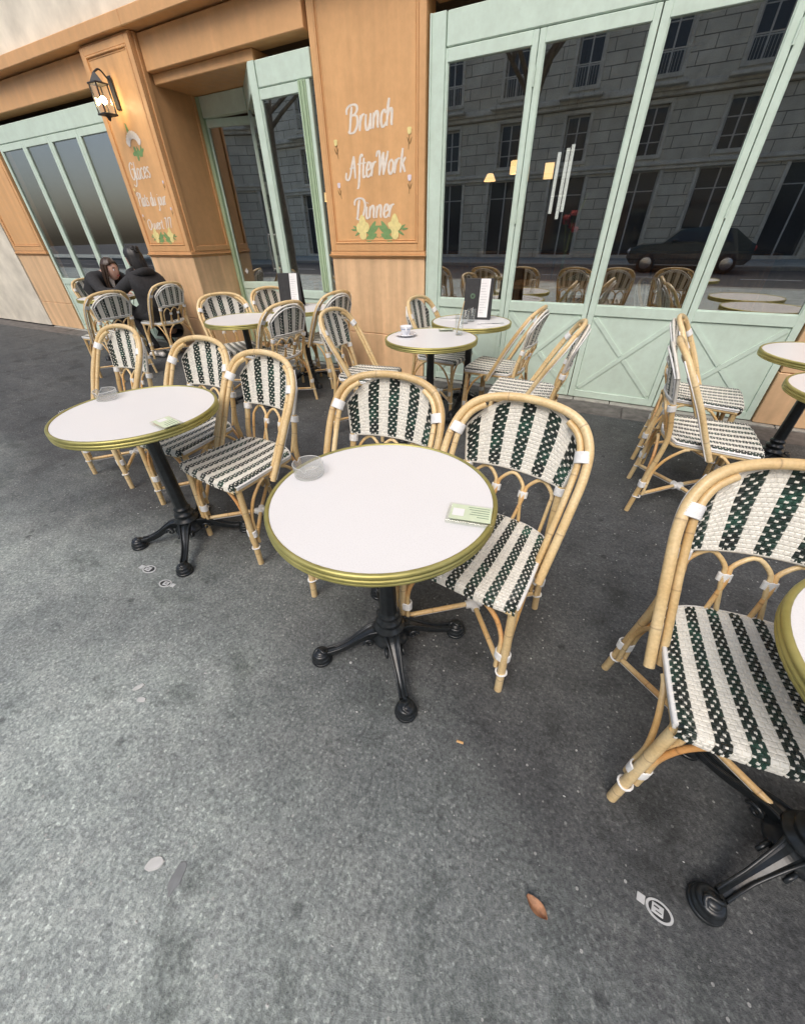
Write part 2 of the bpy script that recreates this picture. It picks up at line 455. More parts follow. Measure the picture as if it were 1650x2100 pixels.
class MB:
    def __init__(s):
        s.v, s.f, s.mi, s.sm, s.c = [], [], [], [], []
    def add(s, vs, fs, mi=0, smooth=False, cols=None):
        o = len(s.v)
        s.v += [tuple(v) for v in vs]
        s.c += cols if cols else [(1, 1, 1)] * len(vs)
        for f in fs:
            s.f.append(tuple(i + o for i in f))
            s.mi.append(mi)
            s.sm.append(smooth)
        return s
    def box(s, x0, x1, y0, y1, z0, z1, mi=0, b=0.0, mat=None):
        c = Vector(((x0 + x1) / 2, (y0 + y1) / 2, (z0 + z1) / 2))
        h = Vector((abs(x1 - x0) / 2, abs(y1 - y0) / 2, abs(z1 - z0) / 2))
        if b <= 0:
            vs = [c + Vector((sx * h.x, sy * h.y, sz * h.z)) for sx in (-1, 1) for sy in (-1, 1) for sz in (-1, 1)]
            fs = [(0, 1, 3, 2), (4, 6, 7, 5), (0, 4, 5, 1), (2, 3, 7, 6), (0, 2, 6, 4), (1, 5, 7, 3)]
            if mat: vs = [mat @ v for v in vs]
            return s.add(vs, fs, mi)
        b = min(b, h.x * .9, h.y * .9, h.z * .9)
        cs = [(sx, sy, sz) for sx in (-1, 1) for sy in (-1, 1) for sz in (-1, 1)]
        ix = {}
        vs = []
        for k in cs:
            for a in range(3):
                p = [k[i] * (h[i] - (0 if i == a else b)) for i in range(3)]
                ix[(k, a)] = len(vs)
                vs.append(Vector(p))
        fs = []
        for a in range(3):
            u, w = (a + 1) % 3, (a + 2) % 3
            for sg in (-1, 1):
                q = []
                for (su, sw) in ((-1, -1), (1, -1), (1, 1), (-1, 1)):
                    k = [0, 0, 0]
                    k[a], k[u], k[w] = sg, su, sw
                    q.append(ix[(tuple(k), a)])
                fs.append(q)
        for cax in range(3):
            a, d = (cax + 1) % 3, (cax + 2) % 3
            for sa in (-1, 1):
                for sd in (-1, 1):
                    k0, k1 = [0, 0, 0], [0, 0, 0]
                    k0[a] = k1[a] = sa
                    k0[d] = k1[d] = sd
                    k0[cax], k1[cax] = -1, 1
                    k0, k1 = tuple(k0), tuple(k1)
                    fs.append([ix[(k0, a)], ix[(k1, a)], ix[(k1, d)], ix[(k0, d)]])
        for k in cs:
            fs.append([ix[(k, 0)], ix[(k, 1)], ix[(k, 2)]])
        ff = []
        for f in fs:
            ctr = sum((vs[i] for i in f), Vector()) / len(f)
            n = (vs[f[1]] - vs[f[0]]).cross(vs[f[2]] - vs[f[1]])
            ff.append(tuple(f) if n.dot(ctr) > 0 else tuple(reversed(f)))
        vs = [v + c for v in vs]
        if mat: vs = [mat @ v for v in vs]
        return s.add(vs, ff, mi)
    def tube(s, pts, r, sides=10, mi=0, step=0.014, nodes=(), cap=True, tone=None, ell=None):
        """swept round tube; r float or fn(t); nodes = arclengths of bamboo nodes"""
        pts = [Vector(p) for p in pts]
        rs, L = resample(pts, step, nodes)
        P = [p for p, _ in rs]
        T = []
        for i in range(len(P)):
            d = P[min(i + 1, len(P) - 1)] - P[max(i - 1, 0)]
            T.append(d.normalized() if d.length > 1e-9 else Vector((0, 0, 1)))
        up = Vector((0, 0, 1)) if abs(T[0].z) < .9 else Vector((0, 1, 0))
        if ell: up = Vector(ell[0])
        n = (up - T[0] * up.dot(T[0])).normalized()
        vs, cols = [], []
        for i, (p, sl) in enumerate(rs):
            if i:
                n = (n - T[i] * n.dot(T[i]))
                n = n.normalized()
            b = T[i].cross(n)
            rad = r(sl / L) if callable(r) else r
            dk = 1.0
            for e in nodes:
                d = abs(sl - e)
                rad *= 1 + .035 * math.exp(-(d / .004) ** 2)
                dk = min(dk, 1 - .42 * math.exp(-(d / .0018) ** 2))
            base = tone(sl / L) if tone else (1, 1, 1)
            cc = (base[0] * dk, base[1] * dk * (0.97 if dk < .9 else 1), base[2] * dk)
            ka = ell[1] if ell else 1
            for k in range(sides):
                a = 2 * math.pi * k / sides
                vs.append(p + n * (math.cos(a) * rad * ka) + b * (math.sin(a) * rad))
                cols.append(cc)
        fs = []
        for i in range(len(P) - 1):
            for k in range(sides):
                k2 = (k + 1) % sides
                fs.append((i * sides + k, i * sides + k2, (i + 1) * sides + k2, (i + 1) * sides + k))
        s.add(vs, fs, mi, True, cols)
        if cap:
            for base, rev, i in ((0, True, 0), ((len(P) - 1) * sides, False, len(P) - 1)):
                q = [vs[base + k] for k in range(sides)]
                idx = tuple(range(sides))
                s.add(q, [tuple(reversed(idx)) if rev else idx], mi, False, [cols[base]] * sides)
        return s
    def lathe(s, prof, segs=32, mi=0, c=(0, 0, 0), smooth=True, rad=None, zf=None, close=True):
        vs, fs = [], []
        n = len(prof)
        for k in range(segs):
            a = 2 * math.pi * k / segs
            for j, (r_, z) in enumerate(prof):
                rr = rad(j, a, r_) if rad else r_
                zz = zf(j, a, z) if zf else z
                vs.append((c[0] + rr * math.cos(a), c[1] + rr * math.sin(a), c[2] + zz))
        for k in range(segs):
            k2 = (k + 1) % segs
            for j in range(n - 1):
                fs.append((k * n + j, k2 * n + j, k2 * n + j + 1, k * n + j + 1))
        s.add(vs, fs, mi, smooth)
        if close:
            for j, rev in ((0, True), (n - 1, False)):
                if prof[j][0] > 1e-5:
                    q = [vs[k * n + j] for k in range(segs)]
                    idx = tuple(range(segs))
                    s.add(q, [tuple(reversed(idx)) if rev else idx], mi)
        return s
    def poly(s, pts, mi=0):
        return s.add(pts, [tuple(range(len(pts)))], mi)
    def sphere(s, c, r, mi=0, su=12, sv=8, smooth=True):
        if isinstance(r, (int, float)): r = (r, r, r)
        vs, fs = [], []
        for j in range(sv + 1):
            ph = math.pi * j / sv
            for k in range(su):
                th = 2 * math.pi * k / su
                vs.append((c[0] + r[0] * math.sin(ph) * math.cos(th), c[1] + r[1] * math.sin(ph) * math.sin(th), c[2] + r[2] * math.cos(ph)))
        for j in range(sv):
            for k in range(su):
                k2 = (k + 1) % su
                fs.append((j * su + k, (j + 1) * su + k, (j + 1) * su + k2, j * su + k2))
        return s.add(vs, fs, mi, smooth)
    def build(s, name, mats, parent=None):
        me = bpy.data.meshes.new(name)
        me.from_pydata(s.v, [], s.f)
        if not isinstance(mats, (list, tuple)): mats = [mats]
        for m in mats:
            me.materials.append(M[m] if isinstance(m, str) else m)
        me.polygons.foreach_set('material_index', s.mi)
        me.polygons.foreach_set('use_smooth', s.sm)
        if any(c != (1, 1, 1) for c in s.c) or (isinstance(mats[0], str) and mats[0] == 'rattan'):
            ca = me.color_attributes.new('Col', 'FLOAT_COLOR', 'POINT')
            flat = []
            for c in s.c: flat += [c[0], c[1], c[2], 1.0]
            ca.data.foreach_set('color', flat)
        me.update()
        o = bpy.data.objects.new(name, me)
        COL.objects.link(o)
        if parent is not None: o.parent = parent
        return o

def tag(o, label=None, cat=None, group=None, kind=None):
    if label: o['label'] = label
    if cat: o['category'] = cat
    if group: o['group'] = group
    if kind: o['kind'] = kind
    return o

def empty(name, loc=(0, 0, 0), rz=0.0):
    o = bpy.data.objects.new(name, None)
    o.empty_display_size = 0.1
    COL.objects.link(o)
    o.location = loc
    o.rotation_euler = (0, 0, rz)
    return o

KIDS = {}
def kids(o):
    if o.name not in KIDS:
        KIDS[o.name] = list(o.children)
    return KIDS[o.name]

def copy_tree(o, parent=None):
    c = o.copy()
    COL.objects.link(c)
    c.parent = parent
    for ch in kids(o):
        copy_tree(ch, c)
    return c

def place(o, x, y, z=0, yaw=0):
    o.location = (x, y, z)
    o.rotation_euler = (0, 0, R(yaw))
    return o

# ================================================================== SETTING
def sheet(name, x0, x1, y0, y1, z, m, nx=1, ny=1):
    mb = MB()
    mb.poly([(x0, y0, z), (x1, y0, z), (x1, y1, z), (x0, y1, z)])
    return tag(mb.build(name, m), kind='structure')

M['road'] = simple('road_asphalt', (0.075, 0.076, 0.078), 0.85, var=0.3, nscale=9)
sheet('ground', -150, 150, -150, 150, -0.30, 'road')
sheet('road', -80, 80, -14.0, -6.3, -0.13, 'road')
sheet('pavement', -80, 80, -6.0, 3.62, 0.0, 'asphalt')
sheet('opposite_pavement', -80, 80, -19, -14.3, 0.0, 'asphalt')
kb = MB()
kb.box(-80, 80, -6.3, -6.0, -0.3, 0.006, b=0.02)
kb.box(-80, 80, -14.3, -14.0, -0.3, 0.006, b=0.02)
tag(kb.build('kerb', 'stone'), kind='structure')
mk = MB()
for i in range(-20, 20):
    mk.poly([(i * 3.2, -10.2, -0.126), (i * 3.2 + 1.6, -10.2, -0.126), (i * 3.2 + 1.6, -10.08, -0.126), (i * 3.2, -10.08, -0.126)])
tag(mk.build('road_marking', 'paper'), kind='structure')

# ------------------------------------------------------------------ café building
YF = 4.0
cafe = empty('cafe_building', (0, 0, 0))
tag(cafe, 'café shopfront with mint green glazed doors between ochre painted pilasters', 'building')

# -- lettering strokes -------------------------------------------------
GL = {
 'B': (1.3, [[(.22, 0), (.33, 1), (.42, 1.95)], [(-.12, 1.25), (-.12, 1.75), (.25, 2.1), (.8, 2.05), (1.0, 1.65), (.8, 1.2), (.42, 1.05)], [(.42, 1.05), (.95, .95), (1.05, .45), (.75, .02), (.3, -.05), (.05, .12)]]),
 'r': (.62, [[(0, 0), (.06, .95)], [(.04, .5), (.22, .9), (.5, .98)]]),
 'u': (.8, [[(.02, .95), (0, .3), (.14, 0), (.36, .12), (.52, .95)], [(.52, .95), (.5, .2), (.64, .02)]]),
 'n': (.78, [[(0, 0), (.04, .95)], [(.02, .55), (.25, .97), (.45, .85), (.46, .15), (.6, .02)]]),
 'c': (.62, [[(.46, .78), (.32, .98), (.08, .8), (.02, .35), (.18, 0), (.42, .08), (.54, .25)]]),
 'h': (.8, [[(0, 0), (.05, 1.3), (.12, 2.0)], [(.02, .55), (.25, .97), (.45, .85), (.46, .15), (.6, .02)]]),
 'A': (1.0, [[(-.35, .5), (-.38, .1), (-.1, -.05), (.2, .5), (.5, 1.95)], [(.5, 1.95), (.6, 1), (.72, 0)], [(.05, .75), (.75, .8)]]),
 'f': (.5, [[(.55, 1.75), (.42, 2.0), (.25, 1.6), (.18, 0), (.1, -.8), (-.05, -.95)], [(-.05, .98), (.42, 1.0)]]),
 't': (.48, [[(.18, 1.6), (.12, .3), (.22, 0), (.42, .12)], [(-.06, 1.0), (.42, 1.02)]]),
 'e': (.62, [[(.05, .42), (.42, .6), (.42, .92), (.2, .98), (.04, .6), (.08, .12), (.3, 0), (.54, .25)]]),
 'W': (1.25, [[(-.15, 1.5), (-.05, 2.0), (.15, 2.0), (.22, 1.4), (.25, 0)], [(.25, 0), (.42, .9), (.62, 1.9)], [(.62, 1.9), (.66, .9), (.7, 0)], [(.7, 0), (.95, .9), (1.1, 1.95)]]),
 'o': (.68, [[(.26, .98), (.04, .75), (.03, .25), (.22, 0), (.45, .22), (.48, .72), (.26, .98)]]),
 'k': (.62, [[(0, 0), (.1, 2.0)], [(.03, .5), (.45, .98)], [(.16, .62), (.5, 0)]]),
 'D': (1.25, [[(.2, 0), (.4, 1.9)], [(-.15, 1.2), (-.1, 1.8), (.3, 2.1), (.85, 1.9), (1.08, 1.1), (.85, .25), (.4, -.05), (.05, .1)]]),
 'i': (.36, [[(.03, .95), (0, .2), (.12, 0), (.24, .1)], [(.08, 1.35), (.1, 1.45)]]),
 'G': (1.0, [[(.8, 1.6), (.5, 2.0), (.12, 1.5), (.08, .45), (.38, 0), (.72, .4), (.75, .95)], [(.4, .95), (.85, .95), (.78, -.3), (.45, -.8), (.1, -.55)]]),
 'l': (.36, [[(.1, 2), (.02, .3), (.12, 0), (.26, .1)]]),
 'a': (.72, [[(.46, .85), (.22, .98), (.03, .6), (.06, .1), (.26, 0), (.46, .5)], [(.5, .95), (.47, .15), (.62, .02)]]),
 's': (.52, [[(.42, .85), (.22, .98), (.06, .75), (.22, .52), (.4, .28), (.25, 0), (0, .12)]]),
 'P': (1.0, [[(.2, 0), (.38, 1.9)], [(-.05, 1.5), (.1, 2), (.6, 2.05), (.9, 1.6), (.7, 1.05), (.3, .95)]]),
 'd': (.72, [[(.46, .85), (.22, .98), (.03, .6), (.06, .1), (.26, 0), (.46, .5)], [(.56, 2), (.47, .15), (.62, .02)]]),
 'j': (.36, [[(.12, .95), (.08, -.4), (-.08, -.8), (-.28, -.6)], [(.16, 1.35), (.18, 1.45)]]),
 'O': (1.15, [[(.5, 2.0), (.1, 1.5), (.05, .5), (.4, 0), (.85, .5), (.9, 1.5), (.5, 2.0)]]),
 'v': (.58, [[(0, .95), (.2, 0), (.48, .95)]]),
 '7': (.66, [[(0, 1.8), (.5, 1.85), (.2, 0)]]),
 '/': (.5, [[(0, -.2), (.45, 2)]]),
 ' ': (.5, []),
}
STROKE = 0
def ribbon(mb, pts, w, y, wf=None):
    """flat painted stroke in the XZ plane at depth y"""
    global STROKE
    STROKE = (STROKE + 1) % 40
    y = y - .00006 * STROKE
    ln = len(pts)
    L, Rr = [], []
    for i, p in enumerate(pts):
        a, b = pts[max(0, i - 1)], pts[min(ln - 1, i + 1)]
        dx, dz = b[0] - a[0], b[1] - a[1]
        d = math.hypot(dx, dz) or 1
        dx, dz = dx / d, dz / d
        t = i / max(1, ln - 1)
        ww = w * (0.55 + 0.6 * abs(dz)) * (0.55 + 0.45 * math.sin(math.pi * min(1, .12 + t * .76)))
        yy = y - .000006 * i
        L.append((p[0] - dz * ww, yy, p[1] + dx * ww))
        Rr.append((p[0] + dz * ww, yy, p[1] - dx * ww))
    vs = L + Rr
    mb.add(vs, [(i, i + 1, ln + i + 1, ln + i) for i in range(ln - 1)])

def word(text, x, z, h, width, y, w, parent, tilt=0.0):
    tot = sum(GL[c][0] for c in text)
    k = width / tot
    sx, sz = k, h / 2
    cx = 0
    mb = MB()
    for c in text:
        adv, strokes = GL[c]
        for st in strokes:
            pts = cr([(px, py, 0) for px, py in st], 6)
            q = []
            for p in pts:
                yy = p.y if p.y < 0 else (p.y * 1.25 if p.y < 1 else 1.25 + (p.y - 1) * .75)
                lx = (cx + p.x) * sx + yy * sz * 0.12
                lz = yy * sz
                q.append((x + lx, z + lz + lx * tilt))
            ribbon(mb, q, w, y)
        cx += adv
    return mb.build('lettering', 'letter', parent)

def petal(mb, cx, cz, rx, rz, ang, y, mi):
    global STROKE
    STROKE = (STROKE + 1) % 40
    y = y - .00006 * STROKE
    pts = []
    for k in range(12):
        a = 2 * math.pi * k / 12
        px, pz = rx * math.cos(a), rz * math.sin(a) * (1 - .35 * math.cos(a))
        pts.append((cx + px * math.cos(ang) - pz * math.sin(ang), y, cz + px * math.sin(ang) + pz * math.cos(ang)))
    mb.poly(pts, mi)

def tulip(x, z, s, y, petalmat, parent, lean=0):
    mb = MB()
    for k, (dx, a) in enumerate(((-.35, 1.9), (.35, 1.25), (0, 1.57), (-.15, 2.4), (.2, .8))):
        petal(mb, x + dx * s * .5, z, s * .75, s * .42, a, y - .0026, 0)
    ribbon2 = [(x, z - s * .6), (x + lean * s, z - s * 2), (x + lean * 1.5 * s, z - s * 3.6)]
    pts = [(p.x, p.y) for p in cr([(a, b, 0) for a, b in ribbon2], 5)]
    m2 = MB()
    ribbon(m2, pts, s * .10, y)
    off = len(mb.v)
    mb.add(m2.v, m2.f, 1)
    petal(mb, x - s * .35, z - s * 1.9, s * .8, s * .17, 2.0, y, 1)
    petal(mb, x + s * .4, z - s * 1.9, s * .8, s * .17, 1.1, y, 1)
    return mb.build('painted_flower', [petalmat, 'stem_paint'], parent)

def garland(x, z, s, y, parent, fl='petal_yellow'):
    mb = MB()
    for sg in (-1, 1):
        def A(px, pz): return (x + sg * px * s, z + pz * s)
        for (px, pz, l, wd, a) in ((.35, .1, .34, .12, 2.2), (.42, -.25, .34, .13, 2.75), (.2, .02, .2, .06, 2.6), (.12, .15, .18, .05, 3.0),
                                   (1.25, .12, .2, .05, .5), (1.2, -.1, .18, .05, -.5), (1.4, .05, .16, .04, .1), (.55, -.05, .3, .1, .5)):
            cx, cz = A(px, pz)
            petal(mb, cx, cz, l * s, wd * s, a if sg > 0 else math.pi - a, y, 0)
        m2 = MB()
        pts = [(p.x, p.y) for p in cr([(*A(.05, -.25), 0), (*A(.5, -.15), 0), (*A(.9, .05), 0), (*A(1.4, .08), 0)], 5)]
        ribbon(m2, pts, .025 * s, y)
        mb.add(m2.v, m2.f, 0)
        for (dx, dz, a) in ((0, .25, 1.57), (0, -.2, 1.57), (.1, .02, .2), (-.12, .05, 2.8), (.02, 0, 1.2)):
            cx, cz = A(.88 + dx, .12 + dz)
            petal(mb, cx, cz, .26 * s, .19 * s, a, y - .0030, 1)
    return mb.build('painted_garland', ['leaf_paint', fl], parent)

def frame_ring(mb, x0, x1, z0, z1, w, y0, y1, b=0.004, mi=0):
    """four mitre-free trim pieces butted end to end"""
    mb.box(x0, x0 + w, y0, y1, z0, z1, mi, b)
    mb.box(x1 - w, x1, y0, y1, z0, z1, mi, b)
    mb.box(x0 + w, x1 - w, y0, y1, z0, z0 + w, mi, b)
    mb.box(x0 + w, x1 - w, y0, y1, z1 - w, z1, mi, b)

ZT = 2.95       # top of the pilaster shafts
def pilaster(x0, x1, yf, yback, side_depth=None):
    """ochre pilaster: core, plinth, dado moulding, framed panel"""
    mb = MB()
    mb.box(x0 + .012, x1 - .012, yf + .02, yback, 1.16, ZT, 0, .004)
    p = mb.build('pilaster', 'ochre_trim', cafe)
    b = MB()
    b.box(x0 + .006, x1 - .006, yf + .012, yback, .415, 1.12, 0, .005)
    b.build('plinth', 'ochre_plinth', p)
    b = MB()
    b.box(x0 + .002, x1 - .002, yf + .006, yback + .01, .012, .411, 0, .005)
    b.build('plinth_base', 'ochre_plinth', p)
    for (z0, z1, pr) in ((1.12, 1.132, .004), (1.132, 1.142, -.006), (1.142, 1.153, -.014), (1.153, 1.178, .0)):
        b = MB()
        b.box(x0 + pr, x1 - pr, yf + pr, yback + .012, z0, z1, 0, .003)
        b.build('moulding', 'ochre_trim', p)
    # raised border, then inner bead, then the panel itself
    b = MB()
    frame_ring(b, x0 + .012, x1 - .012, 1.18, ZT - .02, .062, yf, yf + .022, .004)
    b.build('panel_frame', 'ochre_trim', p)
    b = MB()
    frame_ring(b, x0 + .0745, x1 - .0745, 1.2425, ZT - .083, .016, yf - .005, yf + .022, .004)
    frame_ring(b, x0 + .098, x1 - .098, 1.266, ZT - .107, .009, yf + .005, yf + .022, .003)
    b.build('panel_bead', 'ochre_trim', p)
    b = MB()
    b.box(x0 + .075, x1 - .075, yf + .010, yf + .03, 1.243, ZT - .084, 0, 0)
    b.build('panel', 'ochre', p)
    return p

pm = pilaster(-2.905, -1.812, 3.955, 4.12)
yl = 3.9640
word('Brunch', -2.585, 2.045, 0.160, 0.475, yl, .0112, pm, .03)
word('AfterWork', -2.605, 1.738, 0.155, 0.60, yl, .0108, pm, .03)
word('Dinner', -2.565, 1.440, 0.150, 0.435, yl, .0112, pm, .02)
garland(-2.31, 1.345, .205, yl, pm)
tulip(-2.722, 1.995, .030, yl, 'petal_yellow', pm, .3)
tulip(-2.728, 1.700, .028, yl, 'petal_lilac', pm, .4)
tulip(-1.972, 2.012, .032, yl, 'petal_yellow', pm, -.2)
tulip(-1.972, 1.715, .030, yl, 'petal_lilac', pm, -.1)

pl = pilaster(-5.80, -4.955, 3.845, 4.62)
yl = 3.8540
word('Glaces', -5.63, 1.885, 0.150, 0.36, yl, .0085, pl, .02)
word('Plats du jour', -5.66, 1.640, 0.125, 0.53, yl, .0075, pl, .0)
word('Ouvert 7/7', -5.62, 1.405, 0.105, 0.46, yl, .0070, pl, .03)
garland(-5.385, 1.325, .16, yl, pl)
tulip(-5.655, 1.80, .018, yl, 'petal_yellow', pl, .3)
tulip(-5.655, 1.55, .018, yl, 'petal_lilac', pl, .3)
tulip(-5.09, 1.84, .020, yl, 'petal_lilac', pl, -.3)
tulip(-5.09, 1.60, .020, yl, 'petal_lilac', pl, -.3)
e = MB()
for k in range(11):
    a = math.pi * (.1 + .8 * k / 10)
    petal(e, -5.385 + .10 * math.cos(a), 2.17 + .085 * math.sin(a), .035, .030, a, yl - .0026, 0)
for k in range(9):
    petal(e, -5.385 + random.uniform(-.09, .09), 2.17 + random.choice((-.06, .16)) + random.uniform(-.03, .03), .05, .018, random.uniform(0, 3), yl + .001, 1)
e.build('painted_wreath', ['letter', 'leaf_paint'], pl)
# side face panel of the left pilaster (return into the entrance recess)
b = MB()
for (y0, y1, z0, z1) in ((3.90, 3.955, 1.18, ZT), (4.44, 4.50, 1.18, ZT), (3.955, 4.44, 1.18, 1.235)):
    b.box(-4.967, -4.950, y0, y1, z0, z1, 0, .004)
b.build('panel_frame', 'ochre_trim', pl)
pilaster(1.20, 2.30, 3.955, 4.12)
pilaster(-9.60, -8.60, 3.955, 4.12)

def xbrace(mb_parent, x0, x1, z0, z1, y0, y1, w=.034):
    """four diagonal boards meeting in a cross, each its own piece"""
    cx, cz = (x0 + x1) / 2, (z0 + z1) / 2
    for i, (tx, tz) in enumerate(((x0, z0), (x1, z1), (x0, z1), (x1, z0))):
        d = Vector((tx - cx, 0, tz - cz))
        L = d.length
        d.normalize()
        g = w * .62 if i >= 2 else 0.0
        n = Vector((-d.z, 0, d.x))
        a, bb = Vector((cx, 0, cz)) + d * g, Vector((cx, 0, cz)) + d * (L - .012)
        mb = MB()
        vs = []
        for y in (y0 + (.0012 if i >= 2 else 0), y1):
            for p, s in ((a, 1), (bb, 1), (bb, -1), (a, -1)):
                q = p + n * (w / 2 * s)
                vs.append((q.x, y, q.z))
        mb.add(vs, [(0, 1, 2, 3), (7, 6, 5, 4), (0, 4, 5, 1), (1, 5, 6, 2), (2, 6, 7, 3), (3, 7, 4, 0)])
        # order may be mirrored: harmless for a closed board
        mb.build('brace', 'mint', mb_parent)

ZD0, ZR, ZTOP = 0.018, 0.80, 2.42
def door_leaf(x0, x1, y, mat='mint', ls=.04, rs=.046, hinge=None, name='door', lower=True, zt=ZTOP, parent=None, glassmat='glass'):
    d = MB()
    yf, yb = y - .022, y + .022
    d.box(x0, x0 + ls, yf, yb, ZD0, zt, 0, .003)
    d.box(x1 - rs, x1, yf, yb, ZD0, zt, 0, .003)
    d.box(x0 + ls, x1 - rs, yf, yb, ZR - .078, ZR, 0, .003)
    d.box(x0 + ls, x1 - rs, yf, yb, zt - .07, zt, 0, .003)
    d.box(x0 + ls, x1 - rs, yf, yb, ZD0, ZD0 + .062, 0, .003)
    o = d.build(name, mat, parent or cafe)
    g = MB()
    g.box(x0 + ls - .004, x1 - rs + .004, y - .004, y + .004, ZR - .004, zt - .066)
    g.build('glass_pane', glassmat, o)
    bd = MB()
    ring = ((x0 + ls, x0 + ls + .007), (x1 - rs - .007, x1 - rs))
    for a, b_ in ring:
        bd.box(a, b_, yf + .007, y - .005, ZR, zt - .07, 0, .002)
    bd.box(x0 + ls + .007, x1 - rs - .007, yf + .007, y - .005, ZR, ZR + .007, 0, .002)
    bd.build('glazing_bead', mat, o)
    p = MB()
    p.box(x0 + ls + .0015, x1 - rs - .0015, y - .010, y + .01, ZD0 + .0635, ZR - .0795)
    p.build('panel', mat, o)
    xbrace(o, x0 + ls + .012, x1 - rs - .012, ZD0 + .075, ZR - .09, yf + .004, y - .0102)
    if hinge is not None:
        for hz in (1.42, .35, 2.2):
            h = MB()
            h.tube([(hinge, yf - .006, hz - .05), (hinge, yf - .006, hz + .05)], .007, 8, step=.1)
            h.build('hinge', mat, o)
    return o

def post(x0, x1, y0, y1, z0, z1, mat='mint', name='door_post', bev=.004):
    b = MB()
    b.box(x0, x1, y0, y1, z0, z1, 0, bev)
    return b.build(name, mat, cafe)

# right-hand run of folding doors
post(-1.806, -1.676, 3.972, 4.05, .012, 2.60)
b = MB(); b.box(-1.80, -1.785, 3.964, 3.9715, .012, 2.6, 0, .002); b.build('trim_strip', 'mint', cafe)
door_leaf(-1.6735, -.9935, YF, ls=.018, rs=.040)
door_leaf(-.9885, -.2655, YF, ls=.042, rs=.038, hinge=-.991)
door_leaf(-.2585, .4615, YF, ls=.050, rs=.044)
door_leaf(.4675, 1.190, YF, ls=.044, rs=.05, hinge=.4645)
# window between entrance and the lettered pilaster
post(-3.628, -3.548, 3.972, 4.05, .012, 2.60)
door_leaf(-3.5455, -2.955, YF, ls=.012, rs=.132, name='shop_window', mat='mint', glassmat='glass_film')
for k, (xx, w) in enumerate(((-3.076, .02), (-3.048, .03), (-3.010, .016))):
    b = MB(); b.box(xx, xx + w, 3.966, 3.9775, .8, 2.42, 0, .003); b.build('stile_moulding', 'mint_dark', cafe)
b = MB(); b.box(-2.953, -2.907, 3.997, 4.003, .05, 2.42); b.build('glass_pane', 'glass', cafe)
# recessed entrance door at the back of the left pilaster and its glazed return
post(-4.948, -4.895, 4.47, 4.56, .012, 2.60, 'mint_dark')
ent = door_leaf(-4.892, -4.235, 4.52, mat='mint', ls=.012, rs=.03)
ent.rotation_euler = (0, 0, R(13))
_p = Vector((-4.892, 4.52, 0))
ent.location = _p - Matrix.Rotation(R(13), 3, 'Z') @ _p
def pane_between(xa, ya, xb, yb):
    a, c = Vector((xa, ya, 0)), Vector((xb, yb, 0))
    d = (c - a); L = d.length; ang = math.atan2(d.y, d.x)
    mt = Matrix.Translation(a) @ Matrix.Rotation(ang, 4, 'Z')
    f = MB()
    f.box(0, .04, -.02, .02, .012, 2.6, 0, .003, mt)
    f.box(L - .03, L, -.02, .02, .012, 2.6, 0, .003, mt)
    f.box(.04, L - .03, -.02, .02, .012, .80, 0, .003, mt)
    f.box(.04, L - .03, -.02, .02, 2.42, 2.6, 0, .003, mt)
    o = f.build('entrance_return', 'mint', cafe)
    g = MB()
    g.box(.038, L - .028, -.003, .003, .797, 2.423, 0, 0, mt)
    g.build('glass_pane', 'glass', o)
    h = MB()
    h.tube([mt @ Vector((.02, -.05, .95)), mt @ Vector((.02, -.05, 1.35))], .009, 8)
    for zz in (.97, 1.33):
        h.tube([mt @ Vector((.02, -.05, zz)), mt @ Vector((.02, -.018, zz))], .007, 8)
    h.build('door_handle', 'steel', o)
pane_between(-4.19, 4.50, -3.64, 4.012)
# far-left doors beyond the left pilaster
post(-5.93, -5.81, 3.972, 4.05, .012, 2.60)
for k in range(4):
    xx = -5.935 - .66 * k
    door_leaf(xx - .655, xx, YF, ls=.045, rs=.045)
# transom band, fascia and the wall above
def band(name, y0, y1, z0, z1, mat, xs=((-9.6, -4.95), (-4.95, 2.4)), bev=.006):
    for (xa, xb) in xs:
        b = MB(); b.box(xa + .001, xb - .001, y0, y1, z0, z1, 0, bev); b.build(name, mat, cafe)
band('transom', 3.975, 4.05, 2.425, 2.598, 'mint', ((-8.59, -5.94), (-3.54, -2.92), (-1.67, 1.19)))
band('transom', 4.47, 4.56, 2.425, 2.598, 'mint', ((-4.89, -4.20),))
band('recess_soffit', 3.99, 4.62, 2.602, 2.68, 'ochre_trim', ((-4.95, -3.56),))
band('fascia', 3.93, 4.12, 2.682, 2.94, 'ochre_trim', ((-8.59, -5.81), (-4.94, -2.92), (-1.80, 1.19)))
band('cornice', 3.80, 4.3, 2.955, 3.06, 'ochre_trim', ((-14, -4.95), (-4.95, 8)))
M['limestone'] = simple('limestone', (0.70, 0.65, 0.54), 0.85, var=0.2, nscale=3, bmp=0.3, bdist=0.01)
b = MB(); b.box(-14, 8, 3.95, 4.3, 3.065, 9.0); b.box(2.31, 8, 3.95, 4.3, .012, 2.95); b.box(-14, -9.61, 3.95, 4.3, .012, 2.95)
b.build('upper_wall', 'limestone', cafe)
# sills
x = -9.5
while x < 2.4:
    w = random.uniform(.30, .46)
    b = MB()
    b.box(x, x + w - .006, 3.915 + random.uniform(-.004, .004), 4.06, -.03, .0105 + random.uniform(-.002, .002), 0, .004)
    if not (-5.80 < x + w / 2 < -4.95):
        b.build('sill_stone', 'stone', cafe)
    x += w
gut = empty('gutter_strip', (0, 3.77, 0))
tag(gut, 'strip of worn brown paving stones along the foot of the shopfront', 'paving')
x = -9.5
while x < 6:
    w = random.uniform(.55, .9)
    b = MB()
    b.box(x, x + w - .008, -.155, .140, -.05, .004 + random.uniform(-.003, .003), 0, .006)
    b.build('paving_stone', 'stone_dark', gut)
    x += w
tag(sheet('terrace_bed', -80, 80, 3.60, 4.02, -0.012, 'stone_dark'), kind='structure')

